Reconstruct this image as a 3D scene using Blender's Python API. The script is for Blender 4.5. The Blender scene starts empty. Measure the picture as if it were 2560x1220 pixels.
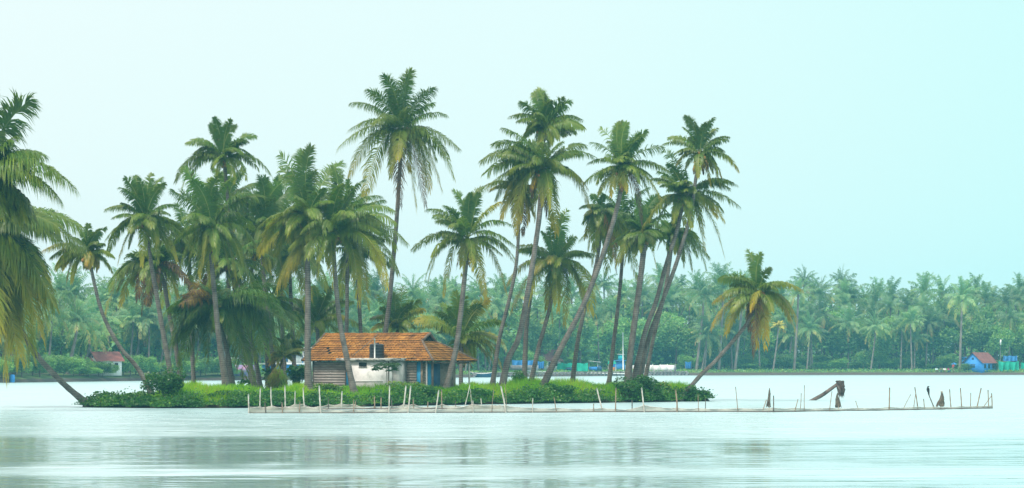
import bpy, math, random
import numpy as np
from mathutils import Vector

random.seed(11)
RNG = np.random.default_rng(11)
SC = bpy.context.scene
COL = SC.collection
F, HZ, CX, CAMH = 7260.0, 898.0, 1280.0, 3.0


def at(px, py, d):
    return np.array([(px - CX) / F * d, d, CAMH - (py - HZ) / F * d])


# ------------------------------------------------------------------ materials
def new_mat(name):
    m = bpy.data.materials.new(name)
    m.use_nodes = True
    nt = m.node_tree
    return m, nt, nt.nodes, nt.links, nt.nodes['Principled BSDF'], nt.nodes['Material Output']


def ramp(N, stops, interp='LINEAR'):
    r = N.new('ShaderNodeValToRGB')
    r.color_ramp.interpolation = interp
    e = r.color_ramp.elements
    while len(e) < len(stops):
        e.new(0.5)
    for i, (p, c) in enumerate(stops):
        e[i].position = p
        e[i].color = (*c, 1)
    return r


def noise(N, L, scale, detail=4, rough=0.6, coord='Object', vec=None, stretch=None):
    n = N.new('ShaderNodeTexNoise')
    n.inputs['Scale'].default_value = scale
    n.inputs['Detail'].default_value = detail
    n.inputs['Roughness'].default_value = rough
    tc = N.new('ShaderNodeTexCoord')
    src = tc.outputs[coord]
    if stretch:
        mp = N.new('ShaderNodeMapping')
        mp.inputs['Scale'].default_value = stretch
        L.new(src, mp.inputs['Vector'])
        src = mp.outputs['Vector']
    L.new(src, n.inputs['Vector'])
    return n


def bump(N, L, bs, src, strength, dist):
    b = N.new('ShaderNodeBump')
    b.inputs['Strength'].default_value = strength
    b.inputs['Distance'].default_value = dist
    L.new(src, b.inputs['Height'])
    L.new(b.outputs['Normal'], bs.inputs['Normal'])


def simple(name, c1, c2, scale=3, rough=0.8, spec=0.3, coord='Object', stretch=None, bmp=0.0, lo=0.35, hi=0.65, metal=0):
    m, nt, N, L, bs, out = new_mat(name)
    n = noise(N, L, scale, 6, 0.65, coord, stretch=stretch)
    r = ramp(N, [(lo, c1), (hi, c2)])
    L.new(n.outputs['Fac'], r.inputs['Fac'])
    L.new(r.outputs['Color'], bs.inputs['Base Color'])
    bs.inputs['Roughness'].default_value = rough
    bs.inputs['Specular IOR Level'].default_value = spec
    bs.inputs['Metallic'].default_value = metal
    if bmp:
        bump(N, L, bs, n.outputs['Fac'], bmp, 0.03)
    return m


def leaf_mat(name, stops, transl=0.3, rough=0.42, spec=0.45, vary=0.22, tcol=(0.16, 0.28, 0.03)):
    """leaf colour by the vertex attribute 'age' (0 fresh .. 1 dead) and a little by object and noise"""
    m, nt, N, L, bs, out = new_mat(name)
    a = N.new('ShaderNodeAttribute')
    a.attribute_name = 'age'
    n = noise(N, L, 1.3, 3, 0.6)
    ad = N.new('ShaderNodeMath')
    ad.operation = 'MULTIPLY_ADD'
    L.new(n.outputs['Fac'], ad.inputs[0])
    ad.inputs[1].default_value = 0.22
    L.new(a.outputs['Fac'], ad.inputs[2])
    sb = N.new('ShaderNodeMath')
    sb.operation = 'SUBTRACT'
    L.new(ad.outputs[0], sb.inputs[0])
    sb.inputs[1].default_value = 0.11
    r = ramp(N, stops)
    L.new(sb.outputs[0], r.inputs['Fac'])
    oi = N.new('ShaderNodeObjectInfo')
    mr = N.new('ShaderNodeMapRange')
    L.new(oi.outputs['Random'], mr.inputs['Value'])
    mr.inputs['To Min'].default_value = 1 - vary
    mr.inputs['To Max'].default_value = 1 + vary * 1.3
    hs = N.new('ShaderNodeHueSaturation')
    L.new(r.outputs['Color'], hs.inputs['Color'])
    L.new(mr.outputs[0], hs.inputs['Value'])
    L.new(hs.outputs['Color'], bs.inputs['Base Color'])
    bs.inputs['Roughness'].default_value = rough
    bs.inputs['Specular IOR Level'].default_value = spec
    t = N.new('ShaderNodeBsdfTranslucent')
    g = N.new('ShaderNodeMixRGB')
    g.blend_type = 'MULTIPLY'
    g.inputs[0].default_value = 1
    L.new(hs.outputs['Color'], g.inputs[1])
    g.inputs[2].default_value = (2.2, 2.0, 0.9, 1)
    L.new(g.outputs[0], t.inputs['Color'])
    mx = N.new('ShaderNodeMixShader')
    mx.inputs[0].default_value = transl
    L.new(bs.outputs[0], mx.inputs[1])
    L.new(t.outputs[0], mx.inputs[2])
    L.new(mx.outputs[0], out.inputs['Surface'])
    return m


PALM_STOPS = [(0.0, (0.050, 0.128, 0.010)), (0.25, (0.125, 0.178, 0.011)), (0.5, (0.240, 0.225, 0.016)),
              (0.74, (0.370, 0.265, 0.012)), (0.88, (0.150, 0.080, 0.028)), (1.0, (0.075, 0.046, 0.034))]
M = {}
M['palm_leaf'] = leaf_mat('palm_leaf', PALM_STOPS)
M['rachis'] = leaf_mat('palm_rachis', [(0.0, (0.12, 0.19, 0.03)), (0.5, (0.25, 0.25, 0.05)), (0.8, (0.30, 0.2, 0.08)), (1.0, (0.14, 0.09, 0.05))], transl=0.0)
M['far_leaf'] = leaf_mat('hazed_palm_leaf', [(0.0, (0.075, 0.195, 0.100)), (0.35, (0.165, 0.270, 0.090)), (0.6, (0.29, 0.29, 0.07)),  # distance haze mixed into the greens: paler and bluer than the island palms
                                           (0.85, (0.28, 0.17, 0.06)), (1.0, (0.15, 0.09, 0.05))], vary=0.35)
M['yellow_leaf'] = leaf_mat('yellow_palm_leaf', [(0.0, (0.42, 0.42, 0.03)), (1.0, (0.50, 0.42, 0.03))], transl=0.2)
M['tree_leaf'] = leaf_mat('hazed_tree_leaf', [(0.0, (0.060, 0.180, 0.080)), (0.5, (0.130, 0.280, 0.080)), (1.0, (0.26, 0.37, 0.05))], vary=0.3)  # far trees only; pale blue of the haze is put into the leaf colour
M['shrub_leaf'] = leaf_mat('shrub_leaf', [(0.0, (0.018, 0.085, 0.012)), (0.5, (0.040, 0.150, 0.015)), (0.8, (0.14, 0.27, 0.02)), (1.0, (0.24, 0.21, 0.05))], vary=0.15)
M['grass'] = leaf_mat('grass_blade', [(0.0, (0.095, 0.280, 0.006)), (0.5, (0.200, 0.420, 0.006)), (0.85, (0.28, 0.38, 0.02)), (1.0, (0.30, 0.24, 0.08))], transl=0.35, rough=0.6, spec=0.2, vary=0.1)


def trunk_mat(name, c1, c2, ring=7.0):
    m, nt, N, L, bs, out = new_mat(name)
    n = noise(N, L, 2.2, 6, 0.7)
    w = N.new('ShaderNodeTexWave')
    w.wave_type = 'BANDS'
    w.bands_direction = 'Z'
    w.inputs['Scale'].default_value = ring / 6.283 * 2
    w.inputs['Distortion'].default_value = 2.5
    w.inputs['Detail'].default_value = 3
    tc = N.new('ShaderNodeTexCoord')
    L.new(tc.outputs['Object'], w.inputs['Vector'])
    mx = N.new('ShaderNodeMath')
    mx.operation = 'MULTIPLY_ADD'
    L.new(w.outputs['Fac'], mx.inputs[0])
    mx.inputs[1].default_value = 0.14
    L.new(n.outputs['Fac'], mx.inputs[2])
    r = ramp(N, [(0.35, c1), (0.78, c2)])
    L.new(mx.outputs[0], r.inputs['Fac'])
    L.new(r.outputs['Color'], bs.inputs['Base Color'])
    bs.inputs['Roughness'].default_value = 0.9
    bs.inputs['Specular IOR Level'].default_value = 0.2
    bump(N, L, bs, mx.outputs[0], 0.8, 0.04)
    return m


M['trunk'] = trunk_mat('palm_bark', (0.055, 0.049, 0.042), (0.205, 0.186, 0.160))
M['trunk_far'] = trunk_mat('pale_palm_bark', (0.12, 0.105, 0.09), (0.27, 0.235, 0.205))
M['bark'] = simple('tree_bark', (0.06, 0.045, 0.035), (0.16, 0.12, 0.09), 2)
M['coconut'] = simple('coconut_husk', (0.10, 0.09, 0.02), (0.34, 0.15, 0.04), 2.5, 0.5)
M['soil'] = simple('island_soil', (0.030, 0.022, 0.014), (0.085, 0.065, 0.035), 1.2, 0.95, bmp=0.5)
M['bamboo'] = simple('weathered_pole', (0.30, 0.27, 0.22), (0.66, 0.62, 0.55), 3, 0.8, stretch=(2, 2, 0.6))
M['dark_pole'] = simple('dark_wet_pole', (0.05, 0.045, 0.04), (0.17, 0.14, 0.11), 3, 0.8)
M['brown_pole'] = simple('brown_pole', (0.16, 0.11, 0.07), (0.36, 0.27, 0.19), 3, 0.8)
M['plank'] = simple('grey_plank', (0.29, 0.255, 0.23), (0.42, 0.375, 0.34), 2.0, 0.85, stretch=(0.4, 1.5, 2.5), bmp=0.05)
M['plank_brown'] = simple('brown_plank', (0.20, 0.165, 0.14), (0.32, 0.265, 0.225), 2.0, 0.85, stretch=(0.4, 1.5, 2.5), bmp=0.05)
M['blue_paint'] = simple('blue_paint', (0.025, 0.24, 0.46), (0.05, 0.34, 0.58), 2.0, 0.6)
M['dark_blue'] = simple('dark_blue_paint', (0.015, 0.06, 0.13), (0.03, 0.10, 0.20), 2.0, 0.6)
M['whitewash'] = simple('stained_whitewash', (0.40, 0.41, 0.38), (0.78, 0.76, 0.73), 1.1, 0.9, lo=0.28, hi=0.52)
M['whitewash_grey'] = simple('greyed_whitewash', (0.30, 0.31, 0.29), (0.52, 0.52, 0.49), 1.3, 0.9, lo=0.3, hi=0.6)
M['concrete'] = simple('stained_concrete', (0.10, 0.10, 0.095), (0.55, 0.54, 0.50), 2.6, 0.9, stretch=(0.7, 0.7, 2), lo=0.42, hi=0.58, bmp=0.3)
M['black_plastic'] = simple('black_plastic', (0.010, 0.012, 0.016), (0.02, 0.022, 0.028), 3, 0.45, 0.5)
M['white_plastic'] = simple('white_plastic', (0.74, 0.74, 0.72), (0.82, 0.82, 0.8), 3, 0.5)
M['dark_void'] = simple('dark_void', (0.012, 0.011, 0.01), (0.03, 0.026, 0.022), 3, 0.9)
M['post_white'] = simple('pale_post', (0.40, 0.38, 0.36), (0.66, 0.63, 0.60), 3, 0.8)
M['mortar'] = simple('mossy_mortar', (0.055, 0.045, 0.035), (0.21, 0.155, 0.11), 2.5, 0.95, bmp=0.5)
M['cloth_dark'] = simple('tarred_net', (0.05, 0.043, 0.036), (0.17, 0.15, 0.115), 6, 0.95, bmp=0.6)
M['deadwood'] = simple('dead_wood', (0.045, 0.036, 0.032), (0.20, 0.155, 0.13), 2.2, 0.95, bmp=0.6)
M['rope'] = simple('dark_rope', (0.05, 0.035, 0.03), (0.12, 0.085, 0.07), 5, 0.9)
M['far_blue'] = simple('bright_blue_wall', (0.03, 0.20, 0.54), (0.06, 0.29, 0.68), 0.6, 0.7)
M['blue_tarp'] = simple('blue_tarpaulin', (0.03, 0.18, 0.46), (0.06, 0.28, 0.62), 0.9, 0.5)
M['green_tarp'] = simple('green_netting', (0.0, 0.26, 0.17), (0.02, 0.44, 0.30), 0.8, 0.8)
M['turquoise'] = simple('turquoise_paint', (0.03, 0.45, 0.48), (0.05, 0.55, 0.58), 1.0, 0.7)
M['far_white'] = simple('white_wall', (0.50, 0.50, 0.48), (0.76, 0.75, 0.73), 0.5, 0.9, lo=0.3, hi=0.55)
M['far_grey'] = simple('grey_stone_wall', (0.13, 0.13, 0.14), (0.30, 0.29, 0.29), 0.7, 0.9)
M['far_pink'] = simple('faded_pink_wall', (0.16, 0.20, 0.38), (0.50, 0.22, 0.34), 0.45, 0.9, lo=0.42, hi=0.58)
M['far_tile'] = simple('far_roof_tile', (0.17, 0.055, 0.05), (0.29, 0.105, 0.085), 1.4, 0.9)
M['far_red'] = simple('red_paint', (0.45, 0.03, 0.02), (0.6, 0.06, 0.03), 1, 0.6)
M['orange_cloth'] = simple('orange_cloth', (0.6, 0.2, 0.04), (0.7, 0.28, 0.06), 2, 0.9)
M['magenta_cloth'] = simple('magenta_cloth', (0.42, 0.03, 0.18), (0.5, 0.05, 0.22), 2, 0.9)
M['red_cloth'] = simple('red_cloth', (0.42, 0.02, 0.03), (0.5, 0.04, 0.05), 2, 0.9)
M['cyan_cloth'] = simple('pale_cyan_cloth', (0.55, 0.8, 0.78), (0.65, 0.85, 0.82), 2, 0.9)
M['white_cloth'] = simple('white_cloth', (0.7, 0.7, 0.68), (0.8, 0.8, 0.78), 2, 0.9)
M['olive_cloth'] = simple('olive_cloth', (0.14, 0.13, 0.05), (0.2, 0.18, 0.08), 2, 0.9)
M['skin'] = simple('brown_skin', (0.12, 0.06, 0.04), (0.16, 0.085, 0.055), 2, 0.6)
M['hair'] = simple('black_hair', (0.01, 0.009, 0.008), (0.02, 0.018, 0.015), 2, 0.6)
M['rubber'] = simple('tyre_rubber', (0.012, 0.012, 0.012), (0.025, 0.025, 0.025), 3, 0.8)
M['glass'] = simple('windscreen_glass', (0.05, 0.07, 0.08), (0.1, 0.13, 0.14), 2, 0.1, 0.6)
M['chrome'] = simple('dull_steel', (0.35, 0.35, 0.35), (0.5, 0.5, 0.5), 3, 0.4, metal=0.8)
M['feather'] = simple('black_feathers', (0.008, 0.008, 0.01), (0.025, 0.025, 0.03), 5, 0.6)


def tile_mat():
    m, nt, N, L, bs, out = new_mat('clay_roof_tile')
    a = N.new('ShaderNodeAttribute')
    a.attribute_name = 'age'
    n = noise(N, L, 0.9, 5, 0.7)
    n2 = noise(N, L, 5.0, 4, 0.7)
    r = ramp(N, [(0.0, (0.22, 0.080, 0.026)), (0.35, (0.35, 0.150, 0.033)), (0.7, (0.46, 0.220, 0.050)), (1.0, (0.56, 0.30, 0.08))])
    ad = N.new('ShaderNodeMath')
    ad.operation = 'MULTIPLY_ADD'
    L.new(n2.outputs['Fac'], ad.inputs[0])
    ad.inputs[1].default_value = 0.7
    L.new(a.outputs['Fac'], ad.inputs[2])
    sb = N.new('ShaderNodeMath')
    sb.operation = 'SUBTRACT'
    L.new(ad.outputs[0], sb.inputs[0])
    sb.inputs[1].default_value = 0.35
    L.new(sb.outputs[0], r.inputs['Fac'])
    st = ramp(N, [(0.44, (0, 0, 0)), (0.68, (.9, .9, .9))])
    L.new(n.outputs['Fac'], st.inputs['Fac'])
    mx = N.new('ShaderNodeMixRGB')
    L.new(st.outputs['Color'], mx.inputs[0])
    L.new(r.outputs['Color'], mx.inputs[1])
    mx.inputs[2].default_value = (0.13, 0.062, 0.028, 1)
    L.new(mx.outputs[0], bs.inputs['Base Color'])
    bs.inputs['Roughness'].default_value = 0.9
    bs.inputs['Specular IOR Level'].default_value = 0.2
    bump(N, L, bs, n2.outputs['Fac'], 0.4, 0.02)
    return m


M['tile'] = tile_mat()


def net_mat():
    m, nt, N, L, bs, out = new_mat('cream_netting')
    n = noise(N, L, 1.2, 5, 0.7, stretch=(0.6, 0.6, 3))
    r = ramp(N, [(0.3, (0.24, 0.23, 0.18)), (0.65, (0.46, 0.44, 0.36))])
    L.new(n.outputs['Fac'], r.inputs['Fac'])
    L.new(r.outputs['Color'], bs.inputs['Base Color'])
    bs.inputs['Roughness'].default_value = 0.95
    bs.inputs['Specular IOR Level'].default_value = 0.1
    t = N.new('ShaderNodeBsdfTransparent')
    mx = N.new('ShaderNodeMixShader')
    mx.inputs[0].default_value = 0.25
    L.new(bs.outputs[0], mx.inputs[1])
    L.new(t.outputs[0], mx.inputs[2])
    L.new(mx.outputs[0], out.inputs['Surface'])
    return m


M['net'] = net_mat()


def bank_mat():
    m, nt, N, L, bs, out = new_mat('bank_earth')
    n = noise(N, L, 0.25, 6, 0.7)
    r = ramp(N, [(0.35, (0.10, 0.075, 0.05)), (0.5, (0.07, 0.13, 0.03)), (0.7, (0.14, 0.22, 0.05))])
    L.new(n.outputs['Fac'], r.inputs['Fac'])
    g = N.new('ShaderNodeNewGeometry')
    sx = N.new('ShaderNodeSeparateXYZ')
    L.new(g.outputs['Position'], sx.inputs[0])
    mr = N.new('ShaderNodeMapRange')
    L.new(sx.outputs['Z'], mr.inputs['Value'])
    mr.inputs['From Min'].default_value = 0.35
    mr.inputs['From Max'].default_value = 0.6
    mx = N.new('ShaderNodeMixRGB')
    L.new(mr.outputs[0], mx.inputs[0])
    mx.inputs[1].default_value = (0.075, 0.055, 0.045, 1)
    L.new(r.outputs['Color'], mx.inputs[2])
    L.new(mx.outputs[0], bs.inputs['Base Color'])
    bs.inputs['Roughness'].default_value = 0.95
    return m


M['bank'] = bank_mat()


def water_mat():
    m, nt, N, L, bs, out = new_mat('lagoon_water')
    bs.inputs['Base Color'].default_value = (0.30, 0.455, 0.47, 1)
    bs.inputs['IOR'].default_value = 1.8
    g = N.new('ShaderNodeNewGeometry')
    sx = N.new('ShaderNodeSeparateXYZ')
    L.new(g.outputs['Position'], sx.inputs[0])
    # wind bands: strength of ripples by distance from the shore, wobbling with a long noise
    wob = noise(N, L, 0.05, 3, 0.55, stretch=(0.35, 1.6, 1))
    dv = N.new('ShaderNodeMath')
    dv.operation = 'MULTIPLY_ADD'
    L.new(wob.outputs['Fac'], dv.inputs[0])
    dv.inputs[1].default_value = 14.0
    L.new(sx.outputs['Y'], dv.inputs[2])
    mr = N.new('ShaderNodeMapRange')
    L.new(dv.outputs[0], mr.inputs['Value'])
    mr.inputs['From Min'].default_value = 60
    mr.inputs['From Max'].default_value = 260
    y = lambda v: (v + 7 - 60) / 200.0
    b = ramp(N, [(y(66), (.06,) * 3), (y(72), (.06,) * 3), (y(76), (.20,) * 3), (y(80), (.20,) * 3), (y(84), (.06,) * 3), (y(107), (.06,) * 3),
                 (y(114), (.20,) * 3), (y(150), (.26,) * 3), (y(185), (.37,) * 3), (y(230), (.40,) * 3)])
    L.new(mr.outputs[0], b.inputs['Fac'])
    r1 = noise(N, L, 1.5, 4, 0.7, stretch=(0.5, 0.8, 1))
    r2 = noise(N, L, 0.30, 3, 0.6, stretch=(0.35, 0.8, 1))
    md = N.new('ShaderNodeMath')
    md.operation = 'MULTIPLY_ADD'
    L.new(r2.outputs['Fac'], md.inputs[0])
    md.inputs[1].default_value = 0.7
    L.new(r1.outputs['Fac'], md.inputs[2])
    m2 = N.new('ShaderNodeMapRange')
    L.new(md.outputs[0], m2.inputs['Value'])
    m2.inputs['From Min'].default_value = 0.6
    m2.inputs['From Max'].default_value = 1.1
    m2.inputs['To Min'].default_value = 0.65
    m2.inputs['To Max'].default_value = 1.4
    m3 = N.new('ShaderNodeMath')
    m3.operation = 'MULTIPLY'
    L.new(b.outputs['Color'], m3.inputs[0])
    L.new(m2.outputs[0], m3.inputs[1])
    L.new(m3.outputs[0], bs.inputs['Roughness'])
    bp = N.new('ShaderNodeBump')
    bp.inputs['Distance'].default_value = 0.10
    st = N.new('ShaderNodeMapRange')
    L.new(b.outputs['Color'], st.inputs['Value'])
    st.inputs['From Min'].default_value = 0.1
    st.inputs['From Max'].default_value = 0.34
    st.inputs['To Min'].default_value = 0.03
    st.inputs['To Max'].default_value = 0.5
    L.new(st.outputs[0], bp.inputs['Strength'])
    L.new(md.outputs[0], bp.inputs['Height'])
    L.new(bp.outputs['Normal'], bs.inputs['Normal'])
    return m


M['water'] = water_mat()


# ------------------------------------------------------------------ mesh helpers
class MB:
    def __init__(s):
        s.v, s.q, s.t, s.qm, s.tm, s.age, s.n = [], [], [], [], [], [], 0

    def add(s, V, Q=None, T=None, mat=0, age=0.0):
        V = np.asarray(V, dtype=np.float64).reshape(-1, 3)
        s.v.append(V)
        a = np.full(len(V), age) if np.isscalar(age) else np.asarray(age, dtype=np.float64)
        s.age.append(a)
        if Q is not None and len(Q):
            Q = np.asarray(Q, dtype=np.int64) + s.n
            s.q.append(Q)
            s.qm.append(np.full(len(Q), mat))
        if T is not None and len(T):
            T = np.asarray(T, dtype=np.int64) + s.n
            s.t.append(T)
            s.tm.append(np.full(len(T), mat))
        s.n += len(V)

    def box(s, c, size, ax=None, mat=0, age=0.0):
        """box centred at c, half extents from size, axes ax (3 vectors)"""
        ax = np.eye(3) if ax is None else np.asarray(ax)
        h = np.asarray(size) / 2
        P = []
        for k in (-1, 1):
            for j in (-1, 1):
                for i in (-1, 1):
                    P.append(np.asarray(c) + ax[0] * h[0] * i + ax[1] * h[1] * j + ax[2] * h[2] * k)
        s.add(P, [(0, 2, 3, 1), (4, 5, 7, 6), (0, 1, 5, 4), (2, 6, 7, 3), (0, 4, 6, 2), (1, 3, 7, 5)], mat=mat, age=age)

    def tube(s, pts, rad, sides=8, mat=0, age=0.0, cap=True):
        P = np.asarray(pts, dtype=np.float64)
        n = len(P)
        R = np.full(n, rad) if np.isscalar(rad) else np.asarray(rad, dtype=np.float64)
        T = np.gradient(P, axis=0)
        T /= np.linalg.norm(T, axis=1)[:, None] + 1e-12
        ref = np.array([0.0, 1.0, 0.0]) if abs(T[:, 1]).mean() < 0.8 else np.array([1.0, 0, 0])
        A = np.cross(T, ref)
        A /= np.linalg.norm(A, axis=1)[:, None] + 1e-12
        B = np.cross(T, A)
        th = np.arange(sides) / sides * 2 * math.pi
        V = P[:, None, :] + R[:, None, None] * (np.cos(th)[None, :, None] * A[:, None, :] + np.sin(th)[None, :, None] * B[:, None, :])
        V = V.reshape(-1, 3)
        i = np.arange(n - 1)[:, None] * sides
        j = np.arange(sides)[None, :]
        j2 = (j + 1) % sides
        Q = np.stack([i + j, i + j2, i + sides + j2, i + sides + j], -1).reshape(-1, 4)
        ag = age if np.isscalar(age) else np.repeat(np.asarray(age), sides)
        nb = s.n
        s.add(V, Q, mat=mat, age=ag)
        if cap:
            V2 = np.array([P[0], P[-1]])
            T1 = [(n * sides, k, (k + 1) % sides) for k in range(sides)]
            T1 += [(n * sides + 1, (n - 1) * sides + (k + 1) % sides, (n - 1) * sides + k) for k in range(sides)]
            s.v.append(V2)
            s.age.append(np.full(2, 0.0 if not np.isscalar(age) else age))
            s.t.append(np.asarray(T1) + nb)
            s.tm.append(np.full(len(T1), mat))
            s.n += 2

    def ball(s, c, r, mat=0, age=0.0, nu=8, nv=6):
        r = np.full(3, r) if np.isscalar(r) else np.asarray(r)
        V = [np.asarray(c) + r * (0, 0, 1)]
        for a in range(1, nv):
            ph = math.pi * a / nv
            for b in range(nu):
                t = 2 * math.pi * b / nu
                V.append(np.asarray(c) + r * (math.sin(ph) * math.cos(t), math.sin(ph) * math.sin(t), math.cos(ph)))
        V.append(np.asarray(c) - r * (0, 0, 1))
        Q, T = [], []
        for a in range(nv - 2):
            for b in range(nu):
                Q.append((1 + a * nu + b, 1 + (a + 1) * nu + b, 1 + (a + 1) * nu + (b + 1) % nu, 1 + a * nu + (b + 1) % nu))
        for b in range(nu):
            T.append((0, 1 + b, 1 + (b + 1) % nu))
            T.append((len(V) - 1, 1 + (nv - 2) * nu + (b + 1) % nu, 1 + (nv - 2) * nu + b))
        s.add(V, Q, T, mat, age)

    def poly(s, pts, mat=0, age=0.0):
        n = len(pts)
        if n == 4:
            s.add(pts, [(0, 1, 2, 3)], mat=mat, age=age)
        else:
            s.add(pts, None, [(0, k, k + 1) for k in range(1, n - 1)], mat=mat, age=age)

    def prism(s, pts, ext, mat=0, age=0.0):
        """polygon pts swept by vector ext (closed)"""
        pts = [np.asarray(p, float) for p in pts]
        e = np.asarray(ext, float)
        n = len(pts)
        s.add(pts + [p + e for p in pts], [(k, (k + 1) % n, n + (k + 1) % n, n + k) for k in range(n)],
              [(0, k + 1, k) for k in range(1, n - 1)] + [(n, n + k, n + k + 1) for k in range(1, n - 1)], mat, age)

    def mesh(s, name, mats, smooth=False, origin=(0, 0, 0)):
        me = bpy.data.meshes.new(name)
        V = np.concatenate(s.v) - np.asarray(origin)
        Q = np.concatenate(s.q) if s.q else np.zeros((0, 4), int)
        T = np.concatenate(s.t) if s.t else np.zeros((0, 3), int)
        nq, ntr = len(Q), len(T)
        me.vertices.add(len(V))
        me.vertices.foreach_set('co', V.astype(np.float32).ravel())
        me.loops.add(nq * 4 + ntr * 3)
        me.loops.foreach_set('vertex_index', np.concatenate([Q.ravel(), T.ravel()]).astype(np.int32))
        me.polygons.add(nq + ntr)
        st = np.concatenate([np.arange(nq) * 4, nq * 4 + np.arange(ntr) * 3]).astype(np.int32)
        me.polygons.foreach_set('loop_start', st)
        mi = np.concatenate((s.qm if s.qm else []) + (s.tm if s.tm else [])).astype(np.int32)
        me.polygons.foreach_set('material_index', mi)
        if smooth:
            me.polygons.foreach_set('use_smooth', np.ones(nq + ntr, dtype=bool))
        me.update(calc_edges=True)
        at_ = me.attributes.new('age', 'FLOAT', 'POINT')
        at_.data.foreach_set('value', np.concatenate(s.age).astype(np.float32))
        for m in (mats if isinstance(mats, (list, tuple)) else [mats]):
            me.materials.append(m)
        return me

    def build(s, name, mats, parent=None, smooth=False, loc=None):
        """link as ONE object; its origin is loc (world) or the parent's place"""
        org = np.asarray(loc if loc is not None else (parent['_org'] if parent is not None else (0, 0, 0)), float)
        me = s.mesh(name, mats, smooth, org)
        o = bpy.data.objects.new(name, me)
        COL.objects.link(o)
        if parent is not None:
            o.parent = parent
            o.location = Vector(org - np.asarray(parent['_org']))
        else:
            o.location = Vector(org)
        o['_org'] = [float(x) for x in org]
        return o


def tag(o, label=None, cat=None, group=None, kind=None):
    if label:
        o['label'] = label
    if cat:
        o['category'] = cat
    if group:
        o['group'] = group
    if kind:
        o['kind'] = kind
    return o


def thing(name, label, cat, loc, group=None):
    o = bpy.data.objects.new(name, None)
    COL.objects.link(o)
    o.location = Vector([float(x) for x in loc])
    o['_org'] = [float(x) for x in loc]
    o.empty_display_size = 0.5
    return tag(o, label, cat, group)


def unit(v):
    v = np.asarray(v, float)
    return v / (np.linalg.norm(v) + 1e-12)


def spline(pts, n):
    P = [np.asarray(p, float) for p in pts]
    P = [2 * P[0] - P[1]] + P + [2 * P[-1] - P[-2]]
    out = []
    segs = len(P) - 3
    for k in range(n):
        u = k / (n - 1) * segs
        i = min(int(u), segs - 1)
        t = u - i
        a, b, c, d = P[i:i + 4]
        out.append(0.5 * (2 * b + (c - a) * t + (2 * a - 5 * b + 4 * c - d) * t * t + (3 * b - a - 3 * c + d) * t ** 3))
    return np.array(out)


UP = np.array([0, 0, 1.0])


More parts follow.
